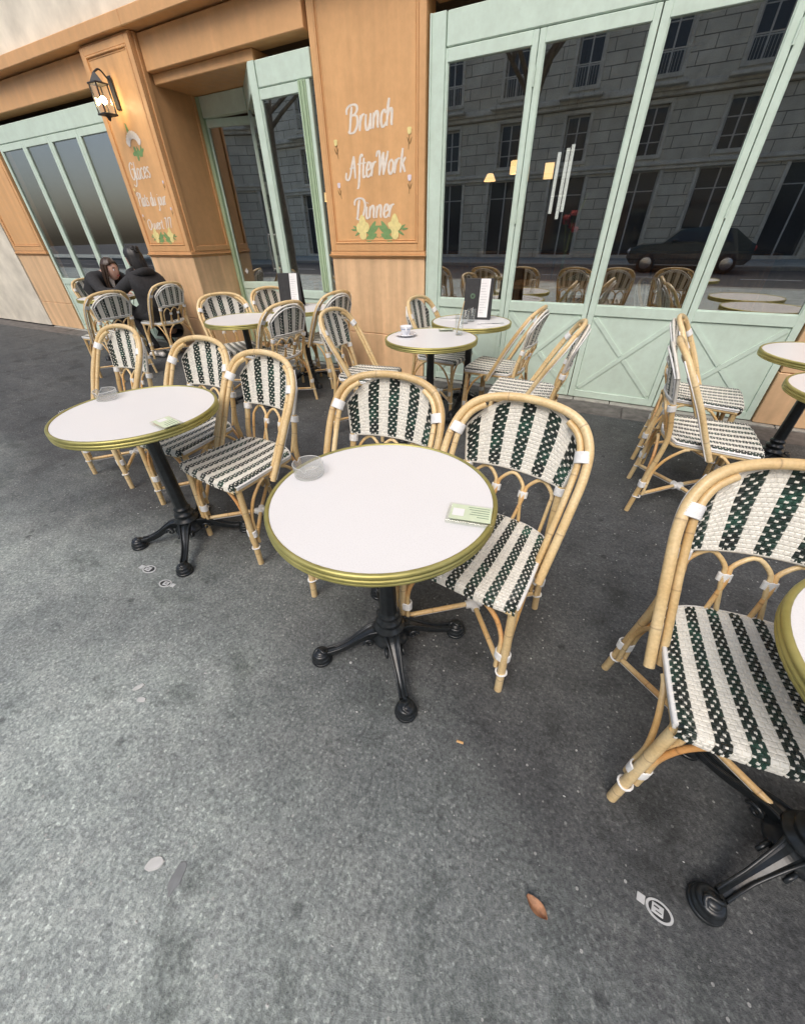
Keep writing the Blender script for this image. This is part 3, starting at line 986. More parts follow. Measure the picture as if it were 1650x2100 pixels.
# ------------------------------------------------------------------ interior
def wallbox(name, x0, x1, y0, y1, z0, z1, m):
    b = MB(); b.box(x0, x1, y0, y1, z0, z1)
    return tag(b.build(name, m), kind='structure')
wallbox('interior_floor', -9.6, 2.3, 4.06, 10, -.06, .012, 'room_wood')
wallbox('interior_ceiling', -9.6, 2.3, 4.32, 10, 2.98, 3.05, 'room')
wallbox('interior_back_wall', -9.6, 2.3, 10.0, 10.1, 0, 3.05, 'room')
wallbox('interior_side_wall', -9.75, -9.62, 4.1, 10.1, 0, 3.05, 'room')
wallbox('interior_side_wall', 2.32, 2.45, 4.1, 10.1, 0, 3.05, 'room')

# ================================================================== CHAIR
WD, WW = 0, 1
def weave(mb, S, ncol, nrow, dark, flip=1, dense=False, h=.0016):
    """pads of flat plastic strand over the surface S(a, b)"""
    def fr(a, b):
        e = 1e-3
        p = S(a, b)
        n = (S(a + e, b) - S(a - e, b)).cross(S(a, b + e) - S(a, b - e))
        return p, (n.normalized() * flip if n.length > 1e-12 else Vector((0, 0, 1)))
    def pad(a0, a1, b0, b1, hh, mi, lo=-.001):
        vs = []
        for (k, off) in ((0.0, lo), (.22, hh)):
            da, db = (a1 - a0) * k, (b1 - b0) * k
            for (a, b) in ((a0 + da, b0 + db), (a1 - da, b0 + db), (a1 - da, b1 - db), (a0 + da, b1 - db)):
                p, n = fr(a, b)
                vs.append(p + n * off)
        fs = [(4, 5, 6, 7), (0, 1, 5, 4), (1, 2, 6, 5), (2, 3, 7, 6), (3, 0, 4, 7)]
        if flip < 0: fs = [tuple(reversed(f)) for f in fs]
        mb.add(vs, fs, mi, False)
    for r_ in range(nrow):
        b0, b1 = r_ / nrow, (r_ + 1) / nrow
        g = (b1 - b0)
        if dark:
            pos = 0.50 if r_ % 2 == 0 else 0.04
            if dense: pos = 0.25 if r_ % 2 == 0 else .45
            for c in range(ncol):
                pad(c / ncol + .004, (c + 1) / ncol - .004, b0 + g * .02, b1 - g * .02, h * (.55 + .45 * ((c + r_) % 2)), WD)
            if dense:
                spans = ((pos, pos + .5),)
            else:
                spans = ((.0, .20), (.47, .74)) if r_ % 2 == 0 else ((.24, .51), (.80, 1.0))
            for (p0, p1) in spans:
                pad(p0, p1, b0 + g * .26, b1 - g * .26, h * 1.9, WW)
        else:
            for c in range(ncol):
                o_ = .5 * (r_ % 2)
                a0, a1 = (c - o_) / ncol, (c + 1 - o_) / ncol
                if c == ncol - 1 and o_: a1b = 1.0
                pad(max(0, a0) + .003, min(1, a1) - .003, b0 + g * .01, b1 - g * .01, h * (.55 + .3 * ((c + r_) % 2)), WW)
                if c == ncol - 1 and o_: pad(a1 + .003, .997, b0 + g * .01, b1 - g * .01, h * .6, WW)

# seat surface: u in [-1,1] across, v in [0,1] from under the front edge to the back
def seat_half(y):
    t = (y + .22) / .40
    return .208 - .030 * max(0, t) ** 1.3
def seat_pt(u, v):
    ymax = .180 - .055 * abs(u) ** 2.4
    yfront = -.222 + .016 * abs(u) ** 4
    flat = ymax - yfront
    Lw = .034 + .012
    tot = flat + Lw
    s = v * tot
    if s < .018:
        y, z = yfront - .0165, .4445 - (.018 - s)
    elif s < Lw:
        a = (s - .018) / (Lw - .018) * math.pi / 2
        y, z = yfront - .0165 * math.cos(a), .4445 + .0165 * math.sin(a)
    else:
        y, z = yfront + (s - Lw), .461
    x = u * seat_half(y)
    k = max(0, (abs(u) - .93) / .07)
    t = max(0, min(1, (y + .22) / .40))
    z -= .010 * k * k + (.006 * (1 - u * u) * math.sin(math.pi * t) if s >= Lw else 0)
    kb = max(0, (t - .94) / .06)
    z -= .008 * kb * kb
    return Vector((x, y, z))

def post_y(z):
    return .168 + (z - .45) * .225 if z > .45 else .215 - .047 * (z / .45)
def back_top(u):
    return .866 - .100 * abs(u) ** 2.5 - .010 * u * u
def back_pt(u, v, off=0.0):
    zb = .634 - .004 * u * u
    z = zb + (back_top(u) - zb) * v
    x = u * (.178 + .024 * min(1, max(0, (z - .63) / .14)))
    y = post_y(z) - .012 + .030 * (1 - u * u) + off
    return Vector((x, y, z))

def mirror(pts, s):
    return [(p[0] * s, p[1], p[2]) for p in pts]

HOOP_SIDE = [(.220, -.03, .395), (.228, .030, .505), (.236, .092, .625), (.239, .145, .715), (.228, .188, .785), (.195, .220, .838), (.145, .243, .866), (.075, .257, .880)]
HOOP = [(-a, b_, c) for a, b_, c in HOOP_SIDE] + [(0, .261, .884)] + list(reversed(HOOP_SIDE))
def warm(t0, t1, c=(1.0, .72, .52)):
    def fn(t):
        if t0 < t < t1:
            k = math.sin(math.pi * (t - t0) / (t1 - t0))
            return tuple(1 + (c[i] - 1) * k for i in range(3))
        return (1, 1, 1)
    return fn

def sleeve(mb, c, axis, length, ra, rb, toward, mi=0):
    """ribbed wrapping around one or two canes"""
    axis = Vector(axis).normalized()
    t = Vector(toward)
    t = (t - axis * t.dot(axis)).normalized()
    b = axis.cross(t)
    n = max(3, int(length / .0042))
    sides, vs, fs = 14, [], []
    rings = n * 3 + 1
    for i in range(rings):
        s = (i / (rings - 1) - .5) * length
        bulge = .0017 * math.sin(math.pi * (i % 3) / 3 + .2)
        if i in (0, rings - 1): bulge = -.003
        for k in range(sides):
            a = 2 * math.pi * k / sides
            vs.append(Vector(c) + axis * s + t * (math.cos(a) * (ra + bulge)) + b * (math.sin(a) * (rb + bulge)))
    for i in range(rings - 1):
        for k in range(sides):
            k2 = (k + 1) % sides
            fs.append((i * sides + k, i * sides + k2, (i + 1) * sides + k2, (i + 1) * sides + k))
    mb.add(vs, fs, mi, True)

def make_chair():
    root = empty('bistro_chair')
    # --- legs
    for sx in (-1, 1):
        m = MB()
        m.tube(cr([(sx * .212, -.212, 0), (sx * .205, -.205, .2), (sx * .196, -.198, .435)], 6), .0138, 12, nodes=(.07 if sx > 0 else .05, .31 if sx > 0 else .27))
        leg = m.build('leg', 'rattan', root)
        w = MB()
        sleeve(w, (sx * .197, -.198, .185), (0, 0, 1), .036, .0265, .0185, (-sx, 0, 0))
        w.build('binding', 'cord', leg)
        m = MB()
        path = [(sx * .200, .222, 0), (sx * .190, .196, .22), (sx * .182, .170, .44), (sx * .176, .196, .58), (sx * .1755, .207, .632)]
        m.tube(cr(path, 6), .0130, 12, nodes=(.10, .37 if sx > 0 else .33, .55))
        leg = m.build('leg', 'rattan', root)
        w = MB()
        sleeve(w, (sx * .188, .199, .185), (0, 0, 1), .034, .024, .018, (-sx, 0, 0))
        w.build('binding', 'cord', leg)
        w = MB()
        sleeve(w, (sx * .1745, post_y(.612) + .002, .612), (0, .22, 1), .030, .0185, .0185, (1, 0, 0))
        w.build('binding', 'cord', leg)
    # --- hoop
    m = MB()
    m.tube(cr(HOOP, 7), .0138, 14, nodes=(.11, .40, .66, .93, 1.28), step=.012)
    hoop = m.build('back_hoop', 'rattan', root)
    for sx in (-1, 1):
        w = MB()
        pp = [(sx * (a + .006), b_ + .0165, c) for a, b_, c in HOOP_SIDE]
        w.tube(cr(pp[:6], 6), .0036, 6, step=.02)
        w.build('cord', 'cord', hoop)
        w = MB()
        sleeve(w, (sx * .2165, .179, .765), (-sx * .16, .5, .72), .038, .0255, .0180, (-sx, .25, -.2))
        w.build('binding', 'cord', hoop)
        m = MB()
        path = [(sx * .192, -.020, .400), (sx * .200, .045, .520), (sx * .207, .105, .630), (sx * .209, .158, .725), (sx * .203, .188, .778), (sx * .180, .215, .820), (sx * .140, .236, .846)]
        m.tube(cr(path, 6), .0106, 10, nodes=(.16 if sx > 0 else .21, .36))
        m.build('side_pole', 'rattan', root)
    # --- backrest
    m = MB()
    rim = [back_pt(u, 1, .0) for u in [i / 10 for i in range(-10, 11)]]
    low = [back_pt(u, 0, .0) for u in [i / 10 for i in range(10, -11, -1)]]
    lp = rim + [back_pt(1, .5, 0)] + low + [back_pt(-1, .5, 0)]
    lp = [Vector((p.x, p.y + .006, p.z)) for p in lp]
    m.tube(lp + [lp[0]], .0075, 8, step=.01, cap=False)
    back = m.build('backrest', 'weave_white', root)
    m = MB()     # second cord framing the rear face
    lp2 = [Vector((p.x * .93, p.y + .011, .735 + (p.z - .735) * .86)) for p in lp]
    m.tube(lp2 + [lp2[0]], .0048, 6, step=.014, cap=False)
    m.build('rear_border', 'cord', back)
    ns = 9
    for i in range(ns):
        u0, u1 = -1 + 2 * i / ns, -1 + 2 * (i + 1) / ns
        dark = i % 2 == 0
        L = back_top((u0 + u1) / 2) - .63
        nrow = max(8, int(L / .0125))
        m = MB()
        weave(m, lambda a, b, u0=u0, u1=u1: back_pt(u0 + (u1 - u0) * a, b, -.001), 3, nrow, dark, flip=1)
        weave(m, lambda a, b, u0=u0, u1=u1: back_pt(u0 + (u1 - u0) * a, b, .008), 4, nrow, dark, flip=-1, dense=True)
        m.build('dark_stripe' if dark else 'white_stripe', ['weave_dark', 'weave_white'], back)
    # --- seat
    m = MB()
    ring = []
    for i in range(48):
        t = i / 48
        if t < .25:
            u = -1 + 2 * t / .25
            p = seat_pt(u * .985, 0); q = (p.x, p.y + .014, .428)
        elif t < .5:
            y = -.22 + (t - .25) / .25 * .345
            q = (seat_half(y) - .008, y, .428)
        elif t < .75:
            u = 1 - 2 * (t - .5) / .25
            p = seat_pt(u * .96, 1); q = (p.x, p.y - .004, .428)
        else:
            y = .125 - (t - .75) / .25 * .345
            q = (-(seat_half(y) - .008), y, .428)
        ring.append(Vector(q))
    m.tube(ring + [ring[0]], .0115, 10, step=.02, cap=False)
    seat = m.build('seat', 'rattan', root)
    m = MB()
    rim = []
    for i in range(25): rim.append((Vector((1, 0, 0)), seat_half(-.22 + .34 * i / 24), -.21 + .335 * i / 24))
    side = [Vector((w + .002, y, .449)) for _, w, y in rim]
    bk = [seat_pt(u, 1) + Vector((0, .003, -.008)) for u in [i / 10 for i in range(9, -10, -1)]]
    full = side + bk + [Vector((-p.x, p.y, p.z)) for p in reversed(side)]
    m.tube(full, .0062, 8, step=.012)
    lo = [Vector((p.x, p.y, p.z - .010)) for p in full]
    m.tube(lo, .0042, 6, step=.016)
    m.build('seat_rim', 'cord', seat)
    m = MB()
    und = []
    for iv in range(7):
        for iu in range(9):
            p = seat_pt(-1 + 2 * iu / 8, .14 + .86 * iv / 6)
            und.append(Vector((p.x * .98, p.y, p.z - .010)))
    m.add(und, [(r_ * 9 + c, (r_ + 1) * 9 + c, (r_ + 1) * 9 + c + 1, r_ * 9 + c + 1) for r_ in range(6) for c in range(8)])
    m.build('underside', 'weave_white', seat)
    ns = 13
    for i in range(ns):
        u0, u1 = -1 + 2 * i / ns, -1 + 2 * (i + 1) / ns
        dark = i % 2 == 0
        m = MB()
        weave(m, lambda a, b, u0=u0, u1=u1: seat_pt(u0 + (u1 - u0) * a, b), 2 if not dark else 3, 33, dark, flip=1)
        m.build('dark_stripe' if dark else 'white_stripe', ['weave_dark', 'weave_white'], seat)
    # --- braces (bent thin canes from leg up to the seat frame) and X stretchers
    legs = {(-1, -1): (-.204, -.204), (1, -1): (.204, -.204), (-1, 1): (-.191, .200), (1, 1): (.191, .200)}
    for (sx, sy), (lx, ly) in legs.items():
        m = MB()
        a = cr([(lx - sx * .021, ly, .115), (lx - sx * .021, ly, .19), (lx - sx * .024, ly - sy * .004, .27), (lx - sx * .055, ly - sy * .006, .35), (lx - sx * .115, ly - sy * .004, .412), (lx - sx * .14, ly, .421)], 6)
        m.tube(a, .0082, 8, nodes=(.06, .22), tone=warm(.3, .95))
        m.build('brace', 'rattan', root)
        m = MB()
        a = cr([(lx + sx * .004, ly - sy * .021, .12), (lx + sx * .004, ly - sy * .022, .19), (lx, ly - sy * .026, .27), (lx - sx * .002, ly - sy * .06, .35), (lx - sx * .004, ly - sy * .115, .41), (lx - sx * .004, ly - sy * .14, .421)], 6)
        m.tube(a, .0078, 8, nodes=(.07,), tone=warm(.3, .95, (.96, .8, .6)))
        m.build('brace', 'rattan', root)
        m = MB()
        m.tube([(lx - sx * .012, ly - sy * .012, .112), (lx * .05, ly * .05, .122)], .0098, 10, nodes=(.10,), tone=warm(.1, .9, (.95, .82, .68)))
        st = m.build('stretcher', 'rattan', root)
        m = MB()
        m.tube([(lx - sx * .012, ly - sy * .012, .0985), (lx * .05, ly * .05, .1085)], .0032, 6, step=.05)
        ringp = [Vector((lx * 1.015 + .0185 * math.cos(k * math.pi / 8), ly * 1.015 + .0185 * math.sin(k * math.pi / 8), .104 + .002 * math.sin(k))) for k in range(17)]
        m.tube(ringp, .0036, 6, step=.01)
        m.build('cord', 'cord', st)
    m = MB()
    for k in range(4):
        an = math.pi / 4 + k * math.pi / 2
        sleeve(m, (.016 * math.cos(an), .016 * math.sin(an), .118), (math.cos(an), math.sin(an), 0), .034, .0155, .0155, (0, 0, 1))
    m.sphere((0, 0, .119), (.02, .02, .0165))
    m.build('centre_binding', 'cord', root)
    # --- three little arches under the woven back
    def yp(z): return post_y(z) + .006
    ar = []
    for k in (-1, 0, 1):
        cx = k * .104
        wd = .047
        bl = cx - wd + (-.012 if k == -1 else -.020)
        br = cx + wd + (.012 if k == 1 else .020)
        if k == -1: bl = -.146
        if k == 1: br = .146
        pts = [(bl, yp(.44) - .004, .436), (cx - wd, yp(.53) + .012, .545), (cx - wd * .93, yp(.59) + .016, .583), (cx, yp(.62) + .020, .618), (cx + wd * .93, yp(.59) + .016, .583), (cx + wd, yp(.53) + .012, .545), (br, yp(.44) - .004, .436)]
        m = MB()
        m.tube(cr(pts, 7), .0066, 9, nodes=(.07, .30), tone=warm(0, .45, (.98, .78, .58)))
        ar.append(m.build('back_arch', 'rattan', root))
    for k in (0, 1):
        w = MB()
        sleeve(w, ((-.052, .052)[k], yp(.552) + .0135, .552), (0, .22, 1), .026, .0165, .0095, (1, 0, 0))
        w.build('binding', 'cord', ar[k])
    return root

chair_proto = make_chair()
CHAIRS = [
 # x, y, yaw, label, group
 (-.225, 1.015, -7, 'striped rattan chair tucked in at the right of the front table with card holder'),
 (-.715, 1.060, 4, 'striped rattan chair directly behind the front white table with glass ashtray'),
 (-1.475, 1.115, -6, 'striped rattan chair with whole seat showing between the two nearest tables'),
 (-2.005, 1.215, 0, 'striped rattan chair half behind the nearest left table, overlapped by its right neighbour'),
 (-2.79, 1.245, 0, 'striped rattan chair at the far left behind the left front table'),
 (-1.655, 2.535, 97, 'striped rattan chair facing right before the lettered pilaster, beside the coffee cup table'),
 (-2.73, 2.72, -97, 'striped rattan chair seen from behind at the bare table in the second row'),
 (-2.72, 3.44, -97, 'striped rattan chair seen from behind against the lettered pilaster at the menu table'),
 (-3.28, 2.77, 62, 'striped rattan chair at the left of the bare second row table'),
 (-3.17, 3.37, 75, 'striped rattan chair below the dark entrance door, left of the menu table'),
 (-5.28, 3.43, -88, 'striped rattan chair carrying the person in black by the left pilaster'),
 (-1.34, 3.30, 88, 'striped rattan chair in the corner between lettered pilaster and mint doors'),
 (-.76, 3.14, -93, 'striped rattan chair facing left at the table with glasses and menu'),
 (-.435, 2.66, -86, 'striped rattan chair facing left, nearest to the cross-braced mint doors'),
 (.55, 2.375, 90, 'striped rattan chair seen from its back at the right, nearer of the two there'),
 (.584, 3.046, 84, 'striped rattan chair mostly hidden behind its neighbour by the right mint door'),
 (.525, .850, 8, 'large striped rattan chair cut off in the right foreground'),
 (-5.08, 2.60, -90, 'striped rattan chair seen from behind at the far left edge'),
 (-6.50, 3.42, 92, 'striped rattan chair carrying the long-haired woman at the left edge'),
]
for i, (x, y, yaw, lab) in enumerate(CHAIRS):
    c = chair_proto if i == 0 else copy_tree(chair_proto)
    place(c, x, y, 0, yaw)
    tag(c, lab, 'chair', 'striped rattan bistro chairs on the terrace')
for i, (x, y, yaw, lab) in enumerate(((.36, 5.15, 70, 'rattan chair inside the café behind the right glass door'), (-1.35, 4.75, 10, 'rattan chair inside the café behind the leftmost folding door'), (-.55, 5.75, 0, 'rattan chair inside the café behind the flower vase'))):
    c = copy_tree(chair_proto)
    place(c, x, y, .012, yaw)
    tag(c, lab, 'chair', 'rattan chairs inside the café')

# ================================================================== TABLE
TOPZ, TR = .73, .326
def make_table():
    root = empty('bistro_table')
    m = MB()
    m.lathe([(0, .7305), (.10, .7305), (.20, .7305), (.3125, .7305), (.3125, .700), (0, .700)], 72, smooth=False)
    m.build('tabletop', 'laminate', root)
    m = MB()
    m.lathe([(.3128, .7312), (.3145, .7338), (.3185, .7346), (.3230, .7332), (.3258, .7298), (.3264, .7255), (.3246, .7215), (.3222, .7196), (.3222, .7182), (.3248, .7170),
             (.3262, .7138), (.3256, .7105), (.3230, .7084), (.3222, .7070), (.3240, .7056), (.3252, .7028), (.3240, .6995), (.3205, .6975), (.3128, .6975)], 72, close=False)
    m.build('edge_band', 'brass', root)
    m = MB()
    def flute(j, a, r_):
        return r_ * (1 - .07 * (0.5 + .5 * math.cos(8 * a))) if 5 <= j <= 12 else r_
    m.lathe([(.0, .699), (.075, .699), (.075, .690), (.034, .685), (.030, .665), (.028, .64), (.028, .60), (.029, .50), (.030, .40), (.031, .30), (.032, .25), (.033, .225),
             (.033, .215), (.040, .210), (.042, .203), (.036, .197), (.036, .185), (.047, .178), (.050, .170), (.043, .163), (.045, .150), (.058, .142), (.060, .134), (.050, .128),
             (.056, .108), (.064, .094), (.072, .088), (.074, .078), (.062, .068), (.045, .060), (0, .058)], 32, rad=flute)
    for k in range(4):
        a = k * math.pi / 2 + math.pi / 4
        d = Vector((math.cos(a), math.sin(a), 0))
        m.box(.03, .22, -.013, .013, .684, .6895, 0, .002, Matrix.Rotation(a, 4, 'Z'))
    m.build('column', 'iron', root)
    for k in range(4):
        a = k * math.pi / 2 + math.pi / 4
        mt = Matrix.Rotation(a, 4, 'Z')
        m = MB()
        path = [(.040, .128), (.075, .124), (.115, .102), (.160, .072), (.205, .052), (.245, .046)]
        pc = cr([(p[0], 0, p[1]) for p in path], 5)
        n = len(pc)
        vs = []
        for i, p in enumerate(pc):
            t = i / (n - 1)
            w = .030 - .017 * min(1, t * 1.6) ** .8 + (.004 if t > .85 else 0)
            th = .036 - .018 * t
            for (yy, zz) in ((-w, 0), (-w * .86, .004), (-w * .55, .0005), (0, .003), (w * .55, .0005), (w * .86, .004), (w, 0), (w * .7, -th), (-w * .7, -th)):
                vs.append(mt @ Vector((p.x, yy, p.z + zz)))
        fs = []
        for i in range(n - 1):
            for j in range(9):
                j2 = (j + 1) % 9
                fs.append((i * 9 + j, (i + 1) * 9 + j, (i + 1) * 9 + j2, i * 9 + j2))
        m.add(vs, fs, 0, False)
        for sy in (-1, 1):
            q = [mt @ Vector((p.x, sy * (.030 - .017 * min(1, i / (n - 1) * 1.6) ** .8) * .93, p.z + .004)) for i, p in enumerate(pc)]
            m.tube(q, .0042, 6, step=.02)
            # scroll beside the hub
            sp_ = [mt @ Vector((.086 + .021 * math.cos(t) * (1 - t / 9), sy * .031, .086 + .021 * math.sin(t) * (1 - t / 9))) for t in [x_ * .5 for x_ in range(14)]]
            m.tube(sp_, .0060, 6, step=.008)
        leg = m.build('leg', 'iron', root)
        m = MB()
        c = mt @ Vector((.272, 0, 0))
        m.lathe([(0, .0), (.034, .0), (.039, .003), (.040, .009), (.037, .0135), (.034, .0145), (.0365, .017), (.0375, .023), (.035, .030), (.031, .0325), (.0315, .036), (.029, .043), (.022, .047), (.019, .0465), (.018, .050), (.010, .054), (0, .055)], 24, c=c)
        q = [mt @ Vector((.245 + .05 * (i / 8), .012 * math.sin(i * .8), .044 + .010 * math.sin(math.pi * i / 8))) for i in range(9)]
        m.tube(q, .0065, 6, step=.01)
        m.build('foot', 'iron', leg)
    return root
table_proto = make_table()
TABLES = [
 (-.474, .764, -5, 'round white front table with brass edge, glass ashtray and green card holder'),
 (-1.762, .870, -3, 'round white table with brass edge cut by the left edge, clear holder on it'),
 (-1.149, 2.639, 20, 'round brass-edged table with coffee cup before the lettered pilaster'),
 (-1.086, 3.309, 40, 'round brass-edged table with menu stand and tumblers against mint doors'),
 (-3.00, 2.66, 10, 'bare round brass-edged table in the second row, left of the lettered pilaster'),
 (-2.90, 3.34, 10, 'round brass-edged table with black menu stand before the entrance'),
 (-5.86, 3.13, 10, 'round brass-edged table between the two seated people'),
 (.745, .675, 2, 'round table at the lower right edge showing its black iron foot'),
 (1.10, 2.40, 10, 'round brass-edged table at the right edge, nearer of the two'),
 (1.12, 3.10, 10, 'round brass-edged table at the right edge, nearer to the doors'),
]
for i, (x, y, yaw, lab) in enumerate(TABLES):
    t = table_proto if i == 0 else copy_tree(table_proto)
    place(t, x, y, 0, yaw)
    tag(t, lab, 'table', 'round bistro tables on the terrace')
ZT0 = .7308

# ================================================================== THINGS ON THE TABLES
def ashtray(x, y, yaw, lab):
    m = MB()
    def zf(j, a, z):
        if 3 <= j <= 6:
            for c in (0.6, 0.6 + 2.094, 0.6 + 4.189):
                d = abs((a - c + math.pi) % (2 * math.pi) - math.pi)
                if d < .16: return z - .011 * (1 - (d / .16) ** 2) ** .5
        return z
    m.lathe([(0, .0), (.044, .0), (.0455, .002), (.0475, .038), (.0470, .0395), (.0445, .0395), (.0440, .038), (.0415, .007), (.0, .006)], 64, zf=zf, smooth=False)
    o = m.build('ashtray', 'ashglass')
    m = MB()
    rim = [Vector((.0458 * math.cos(a), .0458 * math.sin(a), zf(4, a, .0400))) for a in [i * math.pi / 40 for i in range(81)]]
    m.tube(rim, .0013, 6, step=.0035, cap=False)
    m.build('rim', 'ash_highlight', o)  # pale ring paints bright rim highlights onto the clear glass
    m = MB()
    m.lathe([(.0425, .0015), (.0440, .0030)], 48, close=False)
    m.build('foot_ring', 'ash_highlight', o)
    place(o, x, y, ZT0, yaw)
    return tag(o, lab, 'ashtray')
ashtray(-.735, .765, 20, 'round clear glass ashtray with notches at the left of the front table')
ashtray(-2.03, .90, 20, 'round clear glass ashtray on the table cut by the left edge')

def card_holder(x, y, yaw, lab, w=.122, d=.082):
    root = empty('card_holder')
    m = MB(); m.box(-w / 2, w / 2, -d / 2, d / 2, .0, .011, 0, .0015)
    m.build('acrylic_block', 'acrylic', root)
    m = MB(); m.box(-w / 2 + .008, w / 2 - .008, -d / 2 + .008, d / 2 - .008, .0112, .0118)
    card = m.build('card', 'card_green', root)
    m = MB(); m.box(-w / 2 + .014, -w / 2 + .044, -.018, .014, .0119, .0122)
    m.build('blank_square', 'paper', card)
    for k, (l, z) in enumerate(((.055, .024), (.052, .014), (.046, .004), (.05, -.006), (.03, -.016))):
        m = MB(); m.box(w / 2 - .014 - l, w / 2 - .014, z, z + .0022, .0119, .0121)
        m.build('text_line', 'card_text', card)
    place(root, x, y, ZT0, yaw)
    return tag(root, lab, 'card holder')
card_holder(-.212, .775, 12, 'clear acrylic holder with pale green card on the front table')
card_holder(-1.495, .822, -10, 'clear acrylic holder lying on the left front table')

def cup(x, y, yaw):
    s = MB()
    s.lathe([(0, .004), (.030, .004), (.032, .001), (.036, .001), (.062, .010), (.0755, .0165), (.0765, .018), (.075, .0195), (.060, .0135), (.035, .006), (0, .006)], 40)
    o = s.build('saucer', 'china')
    place(o, x, y, ZT0, yaw)
    tag(o, 'white saucer under the coffee cup on the second row table', 'saucer')
    r = empty('coffee_cup')
    m = MB()
    m.lathe([(0, .0), (.022, .0), (.024, .003), (.029, .018), (.037, .038), (.0405, .058), (.0412, .060), (.0395, .060), (.036, .040), (.027, .018), (.020, .006), (0, .005)], 36)
    hp = cr([(.036, 0, .050), (.055, 0, .052), (.064, 0, .038), (.054, 0, .022), (.031, 0, .020)], 6)
    m.tube(hp, .0045, 8, step=.006)
    bd = m.build('cup_body', 'china', r)
    m = MB()
    m.lathe([(.0372, .040), (.0388, .046)], 36, close=False, c=(0, 0, 0))
    m.build('blue_band', 'blue_print', bd)
    m = MB(); m.lathe([(0, .030), (.0325, .030)], 24, close=False)
    m.build('coffee', 'coffee', r)
    place(r, x, y, ZT0 + .0062, yaw)
    tag(r, 'white coffee cup with blue print on the second row table', 'cup')
    sp_ = MB()
    sp_.tube([(-.05, 0, .0), (.02, 0, .003), (.05, 0, .004)], .002, 6, ell=((0, 0, 1), .6))
    sp_.sphere((.06, 0, .004), (.014, .008, .003))
    so = sp_.build('teaspoon', 'steel')
    place(so, x + .012, y - .052, ZT0 + .0145, 20)
    tag(so, 'small steel teaspoon on the saucer of the coffee cup', 'spoon')
cup(-1.335, 2.612, -60)

def tumbler(x, y, h, r, lab, liquid=False):
    m = MB()
    m.lathe([(0, .0), (r * .82, .0), (r * .86, .003), (r, h - .001), (r * .985, h), (r * .955, h - .001), (r * .80, .010), (0, .009)], 32)
    o = m.build('glass_tumbler', 'tumbler')
    place(o, x, y, ZT0)
    return tag(o, lab, 'glass')
tumbler(-1.000, 2.790, .135, .030, 'tall highball glass with a paper straw beside the coffee cup table edge')
st = MB(); st.tube([(-.016, .0, .012), (.022, .012, .215)], .0034, 8, step=.05)
so = st.build('straw', 'straw'); place(so, -1.000, 2.790, ZT0); tag(so, 'tan paper straw leaning in the tall glass', 'straw')
tumbler(-1.105, 3.20, .095, .034, 'short tumbler on the menu table, nearer to the camera')
tumbler(-1.085, 3.30, .095, .034, 'short tumbler on the menu table, beside the menu stand')
card_holder(-1.135, 2.885, 25, 'clear acrylic holder lying behind the tall glass with straw', .11, .07)

def cutlery(x, y, yaw, lab, fork):
    r = empty('table_fork' if fork else 'table_knife')
    m = MB()
    m.tube([(-.10, 0, .003), (.02, 0, .003)], .0045, 8, ell=((0, 0, 1), .5), step=.03)
    m.build('handle', 'steel', r)
    m = MB()
    if fork:
        m.box(.02, .052, -.010, .010, .002, .004, 0, .001)
        for k in range(4):
            m.box(.052, .095, -.0095 + k * .0055, -.0070 + k * .0055, .002, .004)
    else:
        m.box(.02, .115, -.008, .006, .0022, .0036, 0, .0006)
    m.build('tines' if fork else 'blade', 'steel', r)
    place(r, x, y, ZT0 + .003, yaw)
    return tag(r, lab, 'fork' if fork else 'knife')
def napkin(x, y, yaw, lab):
    m = MB(); m.box(-.075, .075, -.05, .05, 0, .0022, 0, .0008)
    o = m.build('paper_napkin', 'paper'); place(o, x, y, ZT0, yaw)
    return tag(o, lab, 'napkin')
napkin(-1.265, 3.335, 20, 'folded white napkin at the left of the menu table')
cutlery(-1.27, 3.345, 25, 'steel fork on the left napkin of the menu table', True)
napkin(-.905, 3.24, 35, 'folded white napkin at the right of the menu table')
cutlery(-.91, 3.245, 30, 'steel knife on the right napkin of the menu table', False)

def menu_stand(x, y, yaw, lab, emblem=False):
    r = empty('menu_stand')
    W, H_, T = .225, .295, .006
    for s, tilt in ((-1, 9), (1, -9)):
        mt = Matrix.Translation((0, s * .058, 0)) @ Matrix.Rotation(R(tilt * -1), 4, 'X')
        m = MB(); m.box(-W / 2, W / 2, -T / 2, T / 2, .0, H_, 0, .002, mt)
        bd = m.build('board', 'black', r)
        if s < 0:
            m = MB()
            vs = []
            for i in range(9):
                t = i / 8
                for xx in (.008, .085):
                    vs.append(mt @ Vector((xx + .004 * t, -T / 2 - .002 - .006 * math.sin(t * 2.6),   .018 + t * .275)))
            m.add(vs, [(2 * i, 2 * i + 1, 2 * i + 3, 2 * i + 2) for i in range(8)])
            sh = m.build('bill_sheet', 'paper', bd)
            for k in range(12):
                m = MB(); 
                z = .05 + k * .019
                ta = (z - .018) / .275
                yy = -T / 2 - .0028 - .006 * math.sin(ta * 2.6)
                m.box(.016, .016 + random.uniform(.03, .058), yy - .0002, yy, z, z + .0035, 0, 0, mt)
                tl = m.build('text_line', M['grey_print'], bd)
            if emblem:
                m = MB()
                for k in range(9):
                    a = k * 2 * math.pi / 9
                    c = mt @ Vector((-.045 + .014 * math.cos(a), -T / 2 - .0008, .17 + .014 * math.sin(a)))
                    m.sphere(c, (.0075, .0006, .0075), su=8, sv=4)
                m.build('emblem', M['emblem_green'], bd)
    m = MB(); m.box(-W / 2, W / 2, -.045, .045, .001, .006, 0, .001)
    m.build('base', 'black', r)
    place(r, x, y, ZT0, yaw)
    return tag(r, lab, 'menu stand')
M['grey_print'] = simple('grey_print', (0.55, 0.55, 0.54), 0.7)
M['emblem_green'] = simple('emblem_green', (0.10, 0.16, 0.10), 0.6)
